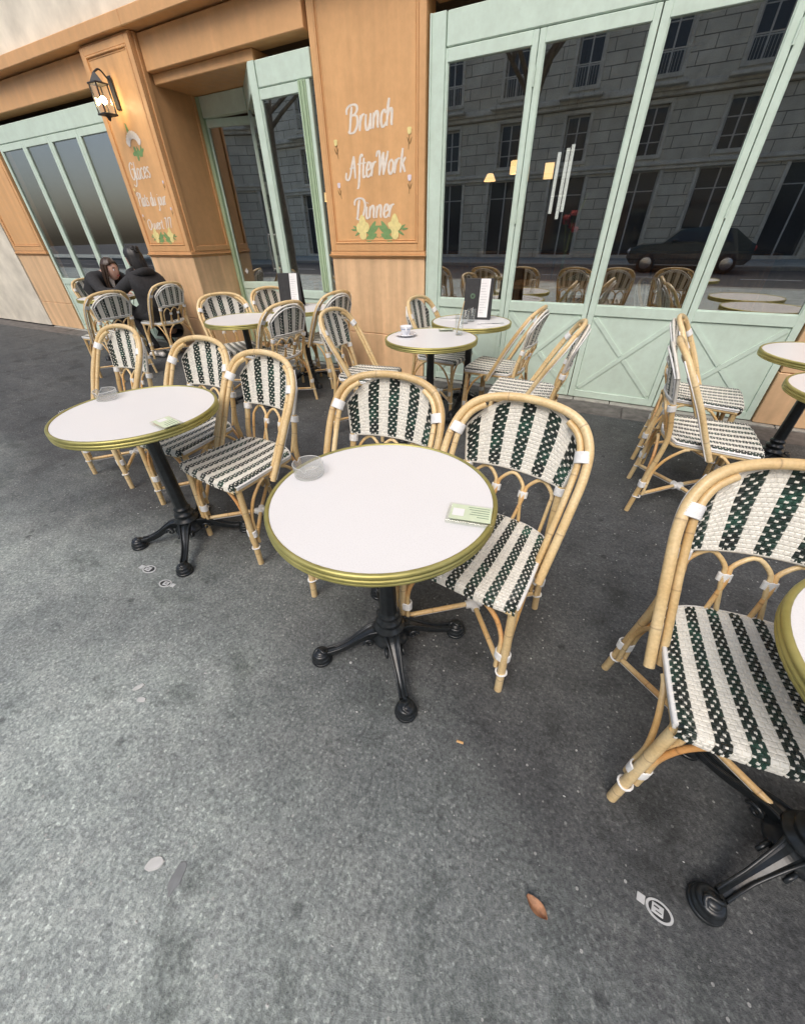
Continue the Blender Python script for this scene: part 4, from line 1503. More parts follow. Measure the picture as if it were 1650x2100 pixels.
menu_stand(-1.085, 3.45, 14, 'black folded menu stand with white bill before the mint doors', True)
menu_stand(-3.06, 3.42, 22, 'black folded menu stand with white sheet before the entrance')

# napkin with dark print on the people's table
m = MB(); m.box(-.09, .09, -.06, .06, 0, .003, 0, .001)
o = m.build('menu_card', 'paper'); place(o, -5.68, 3.05, ZT0, 40); tag(o, 'white card lying on the table between the seated people', 'card')

exec_people = True
# ================================================================== PEOPLE
def skin_body(name, chains, mats, parent=None, sub=2, root=0):
    """continuous skinned surface grown from joint chains: list of [(x,y,z,r), ...]; equal points are welded"""
    idx, vs, rs, es = {}, [], [], []
    for ch in chains:
        prev = None
        for (x, y, z, r_) in ch:
            k = (round(x, 4), round(y, 4), round(z, 4))
            if k not in idx:
                idx[k] = len(vs); vs.append((x, y, z)); rs.append(r_)
            if prev is not None and prev != idx[k]:
                es.append((prev, idx[k]))
            prev = idx[k]
    me = bpy.data.meshes.new(name)
    me.from_pydata(vs, es, [])
    for mm in mats: me.materials.append(M[mm])
    o = bpy.data.objects.new(name, me)
    COL.objects.link(o)
    md = o.modifiers.new('skin', 'SKIN')
    md.use_smooth_shade = True
    sv = me.skin_vertices[0].data
    for i, r_ in enumerate(rs):
        rr = r_ if isinstance(r_, tuple) else (r_, r_)
        sv[i].radius = rr
        sv[i].use_root = (i == root)
    ms = o.modifiers.new('sub', 'SUBSURF')
    ms.levels = sub; ms.render_levels = sub
    if parent is not None: o.parent = parent
    return o

def head_mesh(name, parent, c, face, mats, s=1.0):
    """head with brow, eye sockets, nose, lips, chin and ears; face = unit direction"""
    m = MB()
    su, sv_ = 28, 22
    fx = Vector(face); fx.z = 0; fx.normalize()
    sd = Vector((-fx.y, fx.x, 0))
    tilt = face[2]
    vs = []
    for j in range(sv_ + 1):
        ph = math.pi * j / sv_
        for k in range(su):
            th = 2 * math.pi * k / su
            px, py, pz = math.sin(ph) * math.cos(th), math.sin(ph) * math.sin(th), math.cos(ph)
            rx, ry, rz = .098, .076, .118
            x, y, z = px * rx, py * ry, pz * rz
            if z < 0:
                t = -z / rz
                y *= 1 - .38 * t ** 1.5
                x = x * (1 - .18 * t) + .012 * t
            if px > .5:
                x += .016 * math.exp(-((y / .012) ** 2 + ((z + .02) / .022) ** 2))     # nose
                x += .008 * math.exp(-((y / .008) ** 2 + ((z - .005) / .03) ** 2))
                x += .006 * math.exp(-((y / .022) ** 2 + ((z + .056) / .010) ** 2))     # lips
                x += .007 * math.exp(-((y / .022) ** 2 + ((z + .095) / .016) ** 2))     # chin
                for e in (-1, 1):
                    x -= .010 * math.exp(-(((y - e * .031) / .016) ** 2 + ((z - .008) / .011) ** 2))
                    x += .004 * math.exp(-(((y - e * .031) / .022) ** 2 + ((z - .030) / .008) ** 2))
            vs.append(Vector((x, y, z)) * s)
    mt = Matrix((( fx.x, sd.x, 0, c[0]), (fx.y, sd.y, 0, c[1]), (0, 0, 1, c[2]), (0, 0, 0, 1))) @ Matrix.Rotation(-tilt, 4, 'Y')
    fs = []
    for j in range(sv_):
        for k in range(su):
            k2 = (k + 1) % su
            fs.append((j * su + k, (j + 1) * su + k, (j + 1) * su + k2, j * su + k2))
    m.add([mt @ v for v in vs], fs, 0, True)
    for e in (-1, 1):
        m.sphere(mt @ (Vector((-.004, e * .078, -.005)) * s), (.016 * s, .012 * s, .028 * s), 0, 8, 6)
    o = m.build(name, 'skin', parent)
    f = MB()
    for e in (-1, 1):
        f.sphere(mt @ (Vector((.078, e * .031, .008)) * s), .0115 * s, 0, 10, 8)
    f.build('eyes', 'china', o)
    f = MB()
    for e in (-1, 1):
        f.sphere(mt @ (Vector((.0865, e * .031, .008)) * s), .0055 * s, 0, 8, 6)
        bp = [mt @ (Vector((.088, e * .014, .030)) * s), mt @ (Vector((.089, e * .030, .036)) * s), mt @ (Vector((.078, e * .048, .030)) * s)]
        f.tube(cr(bp, 4), .0032 * s, 6, step=.006)
    f.build('eyebrows', 'hair_brown', o)
    f = MB()
    f.sphere(mt @ (Vector((.092, 0, -.050)) * s), (.007 * s, .024 * s, .0045 * s), 0, 10, 6)
    f.sphere(mt @ (Vector((.092, 0, -.059)) * s), (.008 * s, .021 * s, .0055 * s), 0, 10, 6)
    f.build('lips', 'lips', o)
    return o, mt

def hand(name, wrist, dirv, nrm, parent, s=1.0):
    """palm, four curled fingers of different length and a side thumb, one mesh grown from chains"""
    d = Vector(dirv).normalized(); n = Vector(nrm); n = (n - d * n.dot(d)).normalized(); b = d.cross(n)
    w = Vector(wrist)
    def P(a, c, e): 
        q = w + d * (a * s) + b * (c * s) + n * (e * s)
        return (q.x, q.y, q.z)
    ch = [[(*P(0, 0, 0), .024 * s), (*P(.045, 0, 0), (.034 * s, .017 * s)), (*P(.085, 0, -.002), (.036 * s, .014 * s))]]
    for k, (off, L) in enumerate(((-.030, .062), (-.010, .074), (.010, .070), (.028, .055))):
        ch.append([(*P(.085, 0, -.002), (.036 * s, .014 * s)), (*P(.095, off, -.004), .0092 * s), (*P(.095 + L * .5, off * 1.05, -.012), .0085 * s), (*P(.095 + L * .85, off * 1.05, -.030), .0075 * s)])
    ch.append([(*P(.045, 0, 0), (.034 * s, .017 * s)), (*P(.055, -.038, -.006), .0105 * s), (*P(.085, -.055, -.016), .009 * s), (*P(.105, -.055, -.026), .0078 * s)])
    return skin_body(name, ch, ['skin'], parent, 1)

def person(loc, face, label, lean, headpos, hairmat, style):
    """seated person; local +f is the facing direction (world XY unit)"""
    f = Vector((face[0], face[1], 0)).normalized()
    l = Vector((-f.y, f.x, 0))       # left
    o = Vector(loc)
    root = empty('person', loc)
    def W(a, c, z): 
        q = f * a + l * c
        return (q.x, q.y, z)
    def V(a, c, z, r_):
        return (*W(a, c, z), r_)
    nk = headpos
    hip, waist, chest, neckb = V(-.02, 0, .56, (.20, .165)), V(lean * .25 - .02, 0, .70, (.185, .155)), V(lean * .62 - .01, 0, .86, (.20, .15)), V(lean * .88, 0, .985, (.085, .08))
    hd = (nk[0], nk[1], nk[2])
    neckt = V(nk[0] * .55 + lean * .88 * .45, nk[1] * .5, (neckb[2] + nk[2]) / 2 - .01, .052)
    sh = {}
    ch = [[hip, waist, chest, neckb]]
    sleeves = [[hip, waist, chest, neckb]]
    legs = []
    ch.append([hip, V(.16, .07, .545, .125), V(.36, .12, .535, .098)])
    ch.append([hip, V(.16, -.07, .545, .125), V(.36, -.12, .535, .098)])
    if style == 1:
        ch.append([hip, V(.02, -.05, .40, (.17, .13)), V(.06, -.05, .27, (.16, .11))])
    for s in (-1, 1):
        shd = V(lean * .80, s * .185, .915, .082)
        elb = V(lean * .80 + .20, s * (.27 if style == 1 else .22), .765, .066)
        wr = V(lean * .80 + .40, s * (.10 if style == 1 else .12), .775, .036)
        ch.append([chest, shd, elb, wr])
        thigh = V(.05, s * .095, .535, .098)
        knee = V(.43, s * (.12 if style == 1 else .10), .515, .068)
        ank = V(.20 if style == 1 else .46, s * .12, .105, .046)
        legs.append([V(0, 0, .54, (.15, .12)), thigh, knee, V(.40 if style == 1 else .47, s * .12, .40, .064), ank])
    body_ch = [[(a[0], a[1], a[2], tuple(x * .60 for x in a[3]) if isinstance(a[3], tuple) else a[3] * .66) for a in c] for c in ch + legs]
    # neck continuing to the head
    body_ch.append([(neckb[0], neckb[1], neckb[2], (.085 * .60, .08 * .60)), neckt, (*W(nk[0] - .01, nk[1], nk[2] - .06), .05)])
    body = skin_body('body', body_ch, ['skin'], root)
    coat = skin_body('coat', ch, ['coat'], root)
    tr = skin_body('trousers', legs, ['trousers'], root)
    hc = W(*nk)
    hm, mt = head_mesh('head', body, hc, (f.x + l.x * (.25 if style == 2 else .1), f.y + l.y * (.25 if style == 2 else .1), -.12), None, 1.0)
    # hair: cap shell that leaves the face free, plus bun or long locks
    h = MB()
    su, sv_ = 26, 16
    vs, fs = [], []
    for j in range(sv_ + 1):
        ph = math.pi * .80 * j / sv_
        for k in range(su):
            th = 2 * math.pi * k / su
            x, y, z = math.sin(ph) * math.cos(th), math.sin(ph) * math.sin(th), math.cos(ph)
            if x > .15:
                lim = .35 + .2 * (1 - abs(y))
                if z < lim: 
                    x = min(x, .30 - .45 * (lim - z)); 
            g = 1 + .035 * math.sin(9 * th + 3 * ph) + .03 * math.sin(17 * th)
            vs.append(mt @ Vector((x * .114 * g - .006, y * .094 * g, z * .132 * g + .004)))
    for j in range(sv_):
        for k in range(su):
            k2 = (k + 1) % su
            fs.append((j * su + k, (j + 1) * su + k, (j + 1) * su + k2, j * su + k2))
    h.add(vs, fs, 0, True)
    if style == 1:
        for k in range(60):
            a, b_ = random.uniform(0, 6.28), random.uniform(-1, 1)
            cc = Vector((-.075 + .03 * math.cos(a), .03 * math.sin(a), .085 + .025 * b_))
            h.sphere(mt @ cc, (.022, .020, .016), 0, 8, 5)
        for k in range(26):
            th = random.uniform(1.9, 4.4)
            p0 = Vector((.10 * math.cos(th), .09 * math.sin(th), .02))
            p1 = Vector((.105 * math.cos(th) - .01, .095 * math.sin(th), -.07))
            p2 = Vector((.075 * math.cos(th) - .03, .08 * math.sin(th), -.15 - random.uniform(0, .03)))
            h.tube([mt @ p for p in cr([p0, p1, p2], 4)], .013, 6, step=.02)
    else:
        for k in range(44):
            th = random.uniform(1.25, 5.03)
            p0 = Vector((.095 * math.cos(th), .088 * math.sin(th), .06))
            p1 = Vector((.10 * math.cos(th) - .005, .098 * math.sin(th), -.05))
            p2 = Vector((.075 * math.cos(th) - .01, .105 * math.sin(th), -.17))
            p3 = Vector((.06 * math.cos(th) + .03, .11 * math.sin(th), -.27 - random.uniform(0, .06)))
            h.tube([mt @ p for p in cr([p0, p1, p2, p3], 4)], lambda t: .012 * (1 - .6 * t), 6, step=.025)
    h.build('hair', hairmat, root)
    if style == 1:
        # wide collar / hood lying on the shoulders
        c = MB()
        ringp = [Vector(W(lean * .84 + .10 * math.cos(a), .135 * math.sin(a), .975 + .02 * math.cos(2 * a))) for a in [i * math.pi / 12 for i in range(25)]]
        c.tube(ringp, .045, 10, step=.02)
        c.build('collar', 'coat', root)
    else:
        s_ = MB()
        tri = [Vector(W(lean * .88 + .085, .05, .985)), Vector(W(lean * .88 + .085, -.05, .985)), Vector(W(lean * .66 + .142, -.012, .80)), Vector(W(lean * .66 + .142, .012, .80))]
        s_.add(tri + [p + Vector((f.x * -.03, f.y * -.03, 0)) for p in tri], [(0, 1, 2, 3), (7, 6, 5, 4), (0, 4, 5, 1), (1, 5, 6, 2), (2, 6, 7, 3), (3, 7, 4, 0)])
        s_.build('shirt_front', 'shirt', root)
    for s in (-1, 1):
        wr = W(lean * .80 + .40, s * (.10 if style == 1 else .12), .775)
        hand('hand', wr, (f * 1.0 - l * (.35 * s)), (0, 0, 1), body, .95)
        sm_ = MB()
        ax = .20 if style == 1 else .46
        fwd = f if style == 2 else (f * .9)
        pts = [W(ax - .05, s * .12, .042), W(ax, s * .12, .046), W(ax + .09, s * .125, .040), W(ax + .17, s * .13, .030)]
        sm_.tube(cr(pts, 4), lambda t: .040 * (1 - .28 * t), 12, step=.012, ell=((0, 0, 1), .95))
        sm_.sphere(pts[3], (.03, .03, .027)); sm_.sphere(pts[0], (.036, .036, .036))
        sm_.tube([Vector(W(ax - .01, s * .12, .05)), Vector(W(ax, s * .12, .115))], .044, 10)
        sm_.build('shoe', 'shirt' if style == 1 else 'coat', root)
    return tag(root, label, 'person')
person((-5.28, 3.43, 0), (-1, -.04), 'person with dark tied hair in black coat and white shoes, seen from behind', .20, (.20, .0, 1.125), 'hair_black', 1)
person((-6.46, 3.42, 0), (1, .0), 'person with long brown hair in open black coat over white shirt, leaning forward', .30, (.36, .03, 1.00), 'hair_brown', 2)

# ================================================================== GROUND LITTER AND MARKS
def flat_blob(name, x, y, rx, ry, yaw, m, lab, cat, z=.002, th=.002, jag=.12):
    b = MB()
    n = 18
    top, low = [], []
    for k in range(n):
        a = 2 * math.pi * k / n
        j = 1 + random.uniform(-jag, jag)
        top.append((rx * j * math.cos(a) * .9, ry * j * math.sin(a) * .9, z + th))
        low.append((rx * j * math.cos(a), ry * j * math.sin(a), z - .001))
    b.add(low + top, [tuple(range(n, 2 * n))] + [(k, (k + 1) % n, n + (k + 1) % n, n + k) for k in range(n)])
    o = b.build(name, m); place(o, x, y, 0, yaw)
    return tag(o, lab, cat)

def ground_stud(x, y, yaw, lab, s=1.0):
    r = empty('pavement_stud')
    b = MB()
    n = 28
    def oval(k, sc_): 
        a = 2 * math.pi * k / n
        return (.036 * s * sc_ * math.cos(a), .024 * s * sc_ * math.sin(a))
    vs = []
    for sc_, z in ((1.0, .0005), (.97, .0035), (.80, .0035), (.78, .0015)):
        for k in range(n):
            xx, yy = oval(k, sc_); vs.append((xx, yy, z))
    fs = [(j * n + k, j * n + (k + 1) % n, (j + 1) * n + (k + 1) % n, (j + 1) * n + k) for j in range(3) for k in range(n)]
    b.add(vs, fs)
    b.build('ring', 'stud', r)
    b = MB(); b.poly([(*oval(k, .79), .0016) for k in range(n)]); b.build('dark_field', 'stud_dark', r)
    b = MB(); b.box(-.020 * s, .010 * s, -.012 * s, .012 * s, .0018, .004, 0, .0008); b.build('square_plate', 'stud', r)
    b = MB(); b.box(-.015 * s, -.002 * s, .002 * s, .0055 * s, .0041, .0045); b.box(-.010 * s, .005 * s, -.0065 * s, -.004 * s, .0041, .0045); b.build('plate_mark', 'stud_dark', r)
    b = MB(); b.box(-.058 * s, -.037 * s, -.011 * s, .011 * s, .0005, .0032, 0, .0008); b.build('side_plate', 'stud', r)
    place(r, x, y, 0, yaw)
    return tag(r, lab, 'ground stud', 'oval metal studs set in the pavement')
ground_stud(.462, .412, -8, 'oval white ground stud with square plate near the right foreground corner', .85)
ground_stud(-1.76, .598, 8, 'oval pale ground stud before the left table foot, leftmost of the pair', 1.05)
ground_stud(-1.60, .572, 190, 'oval pale ground stud before the left table foot, right one of the pair', .95)

flat_blob('paper_scrap', -.715, -.096, .024, .015, 40, 'gum', 'oval pale flattened scrap on the asphalt in the lower left', 'litter', jag=.06)
flat_blob('chewing_gum', -1.22, .19, .020, .009, 60, 'gum', 'elongated pale gum spot left of centre, farther of the pair', 'gum')
flat_blob('chewing_gum', -1.165, .165, .018, .009, 20, 'gum', 'elongated pale gum spot left of centre, nearer of the pair', 'gum')
flat_blob('dark_stain_spot', -.640, -.085, .015, .034, 20, 'stain', 'dark elongated stain beside the pale flattened scrap', 'stain', z=.0012, th=.0003, jag=.15)
leaf = MB()
vs = []
for i in range(9):
    t = i / 8
    w = .014 * math.sin(math.pi * min(1, t * .95 + .04)) ** .7
    for s_ in (-1, -.5, 0, .5, 1):
        vs.append((-.028 + .056 * t, w * s_, .003 + .012 * abs(s_) ** 1.5 + .006 * math.sin(t * 4 + s_ * 2) ** 2))
leaf.add(vs, [(i * 5 + j, (i + 1) * 5 + j, (i + 1) * 5 + j + 1, i * 5 + j + 1) for i in range(8) for j in range(4)], 0, True)
lo = leaf.build('dry_leaf', 'leaf_dry'); place(lo, .196, .281, 0, -20); tag(lo, 'curled reddish brown dry leaf on the asphalt in the right foreground', 'leaf')
cb = MB(); cb.tube([(-.012, 0, .004), (.010, 0, .004)], .0038, 10, step=.01)
co = cb.build('cigarette_butt', 'butt'); place(co, -.099, .549, 0, 10); tag(co, 'tan cigarette butt lying in front of the central table foot', 'cigarette butt')
bits = MB()
for k in range(420):
    x, y = random.uniform(-3.2, 1.3), random.uniform(-.6, 3.3)
    r_ = random.choice((.0015, .002, .002, .003, .0045)) 
    n = 5
    a0 = random.uniform(0, 6)
    el = random.uniform(.35, .8)
    ps = [(x + r_ * math.cos(a0 + 2 * math.pi * i / n), y + r_ * el * math.sin(a0 + 2 * math.pi * i / n), .001) for i in range(n)]
    bits.add(ps + [(x, y, .001 + r_ * .7)], [(i, (i + 1) % n, n) for i in range(n)])
for k in range(46):
    if k < 26: x, y = random.uniform(-2.7, -1.35), random.uniform(.35, 1.15)
    else: x, y = random.uniform(-1.6, 1.0), random.uniform(-.35, 1.6)
    r_ = random.uniform(.003, .0075)
    n = 6
    a0, el = random.uniform(0, 6), random.uniform(.25, .7)
    ca, sa = math.cos(a0), math.sin(a0)
    ps = []
    for i in range(n):
        jx, jy = r_ * random.uniform(.7, 1.2) * math.cos(2 * math.pi * i / n), r_ * el * random.uniform(.7, 1.2) * math.sin(2 * math.pi * i / n)
        ps.append((x + jx * ca - jy * sa, y + jx * sa + jy * ca, .0012 + random.uniform(0, .0012)))
    bits.add(ps + [(x, y, .0035)], [(i, (i + 1) % n, n) for i in range(n)])
tag(bits.build('grit', 'gum'), 'scattered pale grit and crumbs on the asphalt', 'grit', kind='stuff')

# ================================================================== BEHIND THE GLASS
def lamp(x, y, z, lab, r_=.10):
    rt = empty('hanging_lamp', (x, y, z))
    m = MB(); m.tube([(0, 0, .1), (0, 0, 2.97 - z)], .004, 6, step=.5); m.build('cable', 'cable', rt)
    m = MB(); m.lathe([(.04, .10), (.05, .095), (r_, .0), (r_ * .96, .0), (.045, .09)], 24, close=False); m.build('lamp_shade', 'shade_lit', rt)
    m = MB(); m.sphere((0, 0, .035), .028, 0, 12, 8); m.build('bulb', 'bulb', rt)
    return tag(rt, lab, 'lamp')
lamp(-1.32, 5.02, 1.78, 'lit warm hanging lamp inside behind the left folding door', .05)
lamp(-4.43, 6.0, 1.72, 'lit warm hanging lamp inside seen beside the lettered pilaster', .10)
lamp(-2.6, 8.3, 2.0, 'lit warm hanging lamp deep inside the café', .10)
for k, (x, z) in enumerate(((-1.46, 1.86), (-1.18, 1.87))):
    rt = empty('lit_picture', (x, 6.0 + .9 * 0, z))
    m = MB(); frame_ring(m, -.06, .06, -.08, .08, .008, -.012, .012, .002); m.build('frame', 'black', rt)
    m = MB(); m.box(-.052, .052, -.004, .004, -.072, .072); m.build('shade', 'shade_lit', rt)
    m = MB(); m.tube([(0, 0, .08), (0, 0, 2.97 - z)], .003, 6, step=.5); m.build('hanger', 'cable', rt)
    tag(rt, ('small square warm lantern inside behind the second door, left one', 'small square warm lantern inside behind the second door, right one')[k], 'lantern', 'square lanterns inside')
# dining table inside with vase
def inner_table(x, y, w, d, lab):
    rt = empty('wooden_table', (x, y, .012))
    m = MB(); m.box(-w / 2, w / 2, -d / 2, d / 2, .83, .87, 0, .004); m.build('tabletop', 'room_wood', rt)
    for sx in (-1, 1):
        for sy in (-1, 1):
            m = MB(); m.box(sx * (w / 2 - .06) - .025, sx * (w / 2 - .06) + .025, sy * (d / 2 - .06) - .025, sy * (d / 2 - .06) + .025, 0, .8285, 0, .003); m.build('leg', 'room_wood', rt)
    return tag(rt, lab, 'table')
inner_table(-.62, 4.72, 1.0, .6, 'brown wooden table inside behind the middle glass doors')
inner_table(-3.35, 4.8, .7, .6, 'brown wooden table inside behind the window by the entrance')
bc = empty('bar_counter', (-.6, 6.6, .012))
m = MB(); m.box(-2.2, 2.0, -.30, .30, 1.00, 1.06, 0, .01); m.build('counter_top', 'bar_wood', bc)
for k in range(7):
    m = MB(); m.box(-2.15 + k * .59, -2.15 + k * .59 + .57, -.27, .25, 0, .998, 0, .01); m.build('panel', 'bar_wood', bc)
tag(bc, 'long brown wooden bar counter deep inside the café', 'counter')
vr = empty('flower_vase', (-.64, 4.62, .8825))
m = MB(); m.lathe([(0, 0), (.035, 0), (.042, .02), (.03, .09), (.018, .16), (.022, .20), (.020, .20), (.016, .16), (.026, .09), (.036, .02), (0, .01)], 24); m.build('vase', 'tumbler', vr)
m = MB()
M['red_petal'] = simple('red_petal', (0.55, 0.07, 0.07), 0.5)
M['green_stem'] = simple('green_stem', (0.22, 0.26, 0.10), 0.6)
for k in range(5):
    a = k * 1.3
    m.tube(cr([(0, 0, .02), (.01 * math.cos(a), .01 * math.sin(a), .25), (.05 * math.cos(a), .05 * math.sin(a), .42 + .03 * k)], 4), .003, 6, step=.05)
m.tube(cr([(0, 0, .1), (.03, 0, .45), (.10, 0, .70)], 4), lambda t: .003 + .006 * max(0, math.sin((t - .7) * 10)) if t > .7 else .003, 6, step=.03)
m.build('stems', 'green_stem', vr)
m = MB()
for k in range(5):
    a = k * 1.3
    for j in range(6):
        b_ = j * 1.05
        m.sphere((.05 * math.cos(a) + .018 * math.cos(b_), .05 * math.sin(a) + .018 * math.sin(b_), .44 + .03 * k), (.016, .016, .022), 0, 8, 6)
m.build('blossoms', 'red_petal', vr)
tag(vr, 'glass vase with red flowers on the table inside the café', 'vase')
# glowing strips and wires added to imitate pale vertical reflections behind the second door
for k, (x, z0, z1) in enumerate(((-.80, 1.44, 1.84), (-.735, 1.40, 1.86), (-.70, 1.45, 1.88))):
    m = MB(); m.box(x - .016, x + .010, 4.40, 4.41, z0, z1, 0, .002)
    rt = empty('reflection_strip', (0, 0, 0))
    m.build('tube', 'strip_glow', rt)
    m = MB(); m.tube([(x, 4.405, z1), (x, 4.405, 2.98)], .0015, 5, step=.6); m.build('added_wire', 'cable', rt)
    tag(rt, ('slim glowing strip imitating a pale reflection behind the second door, leftmost of three', 'slim glowing strip imitating a pale reflection behind the second door, middle of three', 'slim glowing strip imitating a pale reflection behind the second door, rightmost of three')[k], 'lamp', 'slim glowing strips imitating reflections')
# small white socket box with hanging cable inside the entrance window
rt = empty('socket_box', (-3.075, 4.06, 1.12))
m = MB(); m.box(-.05, .05, -.03, .03, 0, .14, 0, .004); m.build('box', 'paper', rt)
m = MB(); m.tube(cr([(0, -.02, 0), (.03, -.02, -.12), (.01, -.015, -.30), (.05, -.01, -.50)], 6), .004, 6, step=.03); m.build('cable', 'cable', rt)
tag(rt, 'white box with dangling cable behind the window beside the lettered pilaster', 'socket box')
# diamond sticker on the entrance glass
m = MB(); m.poly([(0, 0, .035), (.028, 0, 0), (0, 0, -.035), (-.028, 0, 0)])
o = m.build('sticker', 'gum'); o.location = (-4.80, 4.5330, .93); o.rotation_euler = (0, 0, R(13)); tag(o, 'pale diamond sticker low on the dark entrance glass', 'sticker')

# wall lantern on the left pilaster
wl = empty('wall_lantern', (-5.44, 3.845, 2.40))
m = MB(); m.box(-.03, .03, -.012, 0, .05, .30, 0, .003); m.tube(cr([(0, -.01, .26), (0, -.08, .33), (0, -.15, .30)], 5), .008, 8); m.build('bracket', 'black', wl)
m = MB()
for sx in (-1, 1):
    for sy in (-1, 1):
        m.box(sx * .058 - .006, sx * .058 + .006, -.15 + sy * .058 - .006, -.15 + sy * .058 + .006, .0, .21, 0, .001)
m.box(-.07, .07, -.22, -.08, -.015, -.0005, 0, .003); m.box(-.07, .07, -.22, -.08, .2105, .225, 0, .003)
m.lathe([(.075, .2255), (.03, .28), (.012, .30), (0, .30)], 4, c=(0, -.15, 0), smooth=False)
m.lathe([(0, -.06), (.012, -.05), (.02, -.03), (.04, -.0155)], 12, c=(0, -.15, 0))
m.build('lantern_frame', 'black', wl)
m = MB()
for (x0, x1, y0, y1) in ((-.052, .052, -.209, -.207), (-.052, .052, -.093, -.091), (-.059, -.057, -.202, -.098), (.057, .059, -.202, -.098)):
    m.box(x0, x1, y0, y1, .0, .21)
m.build('lantern_glass', 'tumbler', wl)
m = MB(); m.sphere((0, -.15, .10), .032, 0, 12, 8); m.build('bulb', 'bulb', wl)
tag(wl, 'black wall lantern with lit bulb high on the left ochre pilaster', 'lantern')

# ================================================================== ACROSS THE STREET (seen in the glass)
def make_stonewall():
    m, nt, b, o = new_mat('ashlar_limestone')
    v = coords(nt, 'Object')
    mp = N(nt, 'ShaderNodeMapping')
    mp.inputs['Rotation'].default_value = (R(90), 0, 0)
    nt.links.new(v, mp.inputs[0])
    br = N(nt, 'ShaderNodeTexBrick')
    br.inputs['Scale'].default_value = 1.0
    br.inputs['Brick Width'].default_value = 1.1
    br.inputs['Row Height'].default_value = .42
    br.inputs['Mortar Size'].default_value = .018
    br.inputs['Color1'].default_value = (.80, .74, .60, 1)
    br.inputs['Color2'].default_value = (.70, .645, .52, 1)
    br.inputs['Mortar'].default_value = (.24, .215, .17, 1)
    nt.links.new(mp.outputs[0], br.inputs['Vector'])
    f = noise(nt, v, 1.2, 5)
    nt.links.new(mixc(nt, .6, br.outputs['Color'], ramp(nt, f, [(.3, (.6, .6, .6)), (.7, (1.1, 1.1, 1.1))]), 'MULTIPLY'), b.inputs['Base Color'])
    b.inputs['Roughness'].default_value = .85
    bump(nt, b, br.outputs['Fac'], -.5, .03)
    return m
M['ashlar'] = make_stonewall()
M['pane_dark'] = simple('dark_pane', (0.055, 0.06, 0.065), 0.06)
M['shutter'] = simple('grey_shutter', (0.66, 0.64, 0.58), 0.6)
M['zinc'] = simple('zinc_roof', (0.22, 0.24, 0.26), 0.5)
YB = -19.0
opp = empty('stone_apartment_building', (0, YB, 0))
tag(opp, 'pale stone apartment building reflected in the café glass', 'building')
bays = [-34 + 3.3 * k for k in range(19)]
floors = [(0.0, 3.5), (3.9, 5.7), (6.5, 9.0)]
# wall as real piers and spandrels around the openings
m = MB()
zc = 0
for fi, (z0, z1) in enumerate(floors):
    ww = 1.05 if fi else 1.7
    if z0 > zc: m.box(-37, 29, -.5, 0, zc, z0)
    xl = -37
    for bx in bays:
        m.box(xl, bx - ww / 2, -.5, 0, z0, z1)
        xl = bx + ww / 2
    m.box(xl, 29, -.5, 0, z0, z1)
    zc = z1
m.box(-37, 29, -.5, 0, zc, 10.2)
m.build('wall', 'ashlar', opp)
for (z, pr, hh) in ((3.62, .22, .16), (6.05, .35, .22), (9.9, .5, .35)):
    m = MB(); m.box(-37, 29, .001, pr, z, z + hh, 0, .03); m.box(-37, 29, .001, pr * .6, z - .14, z - .001, 0, .02)
    m.build('cornice', 'limestone', opp)
m = MB(); m.box(-37, 29, -6, -.3, 10.3, 11.6, 0, .05); m.build('roof', 'zinc', opp)
wp = None
for fi, (z0, z1) in enumerate(floors):
    ww, hh = (1.05 if fi else 1.7), z1 - z0
    fr_ = MB()
    frame_ring(fr_, -ww / 2, ww / 2, 0, hh, .07, -.32, -.24, .01)
    fr_.box(-.035, .035, -.31, -.25, .07, hh - .07, 0, .006)
    for zz in ((.33, .66) if fi else (.78,)):
        fr_.box(-ww / 2 + .07, -.036, -.305, -.255, hh * zz - .02, hh * zz + .02, 0, .004)
        fr_.box(.036, ww / 2 - .07, -.305, -.255, hh * zz - .02, hh * zz + .02, 0, .004)
    pn = MB(); pn.box(-ww / 2 + .06, ww / 2 - .06, -.29, -.275, .06, hh - .06)
    sr = MB()
    frame_ring(sr, -ww / 2 - .16, ww / 2 + .16, -.02, hh + .16, .155, .002, .07, .015)
    for k, bx in enumerate(bays):
        if k == 0:
            a = fr_.build('window', 'shutter', opp); p_ = pn.build('pane', 'pane_dark', a); s_ = sr.build('surround', 'limestone', a)
            a.location = (bx, 0, z0)
        else:
            c = a.copy(); COL.objects.link(c); c.parent = opp; c.location = (bx, 0, z0)
            for q in (p_, s_):
                d = q.copy(); COL.objects.link(d); d.parent = c
    if fi == 2:
        for k, bx in enumerate(bays):
            if k == 0:
                bm_ = MB(); bm_.box(-.95, .95, .36, .75, 0, .12, 0, .02)
                bm_.box(-.95, .95, .70, .73, 1.0, 1.04)
                for j in range(17): bm_.box(-.93 + j * .116, -.915 + j * .116, .705, .72, .12, 1.0)
                bl0 = bm_.build('balcony', ['limestone'], opp); bl0.location = (bx, 0, 6.15)
            else:
                c = bl0.copy(); COL.objects.link(c); c.parent = opp; c.location = (bx, 0, 6.15)

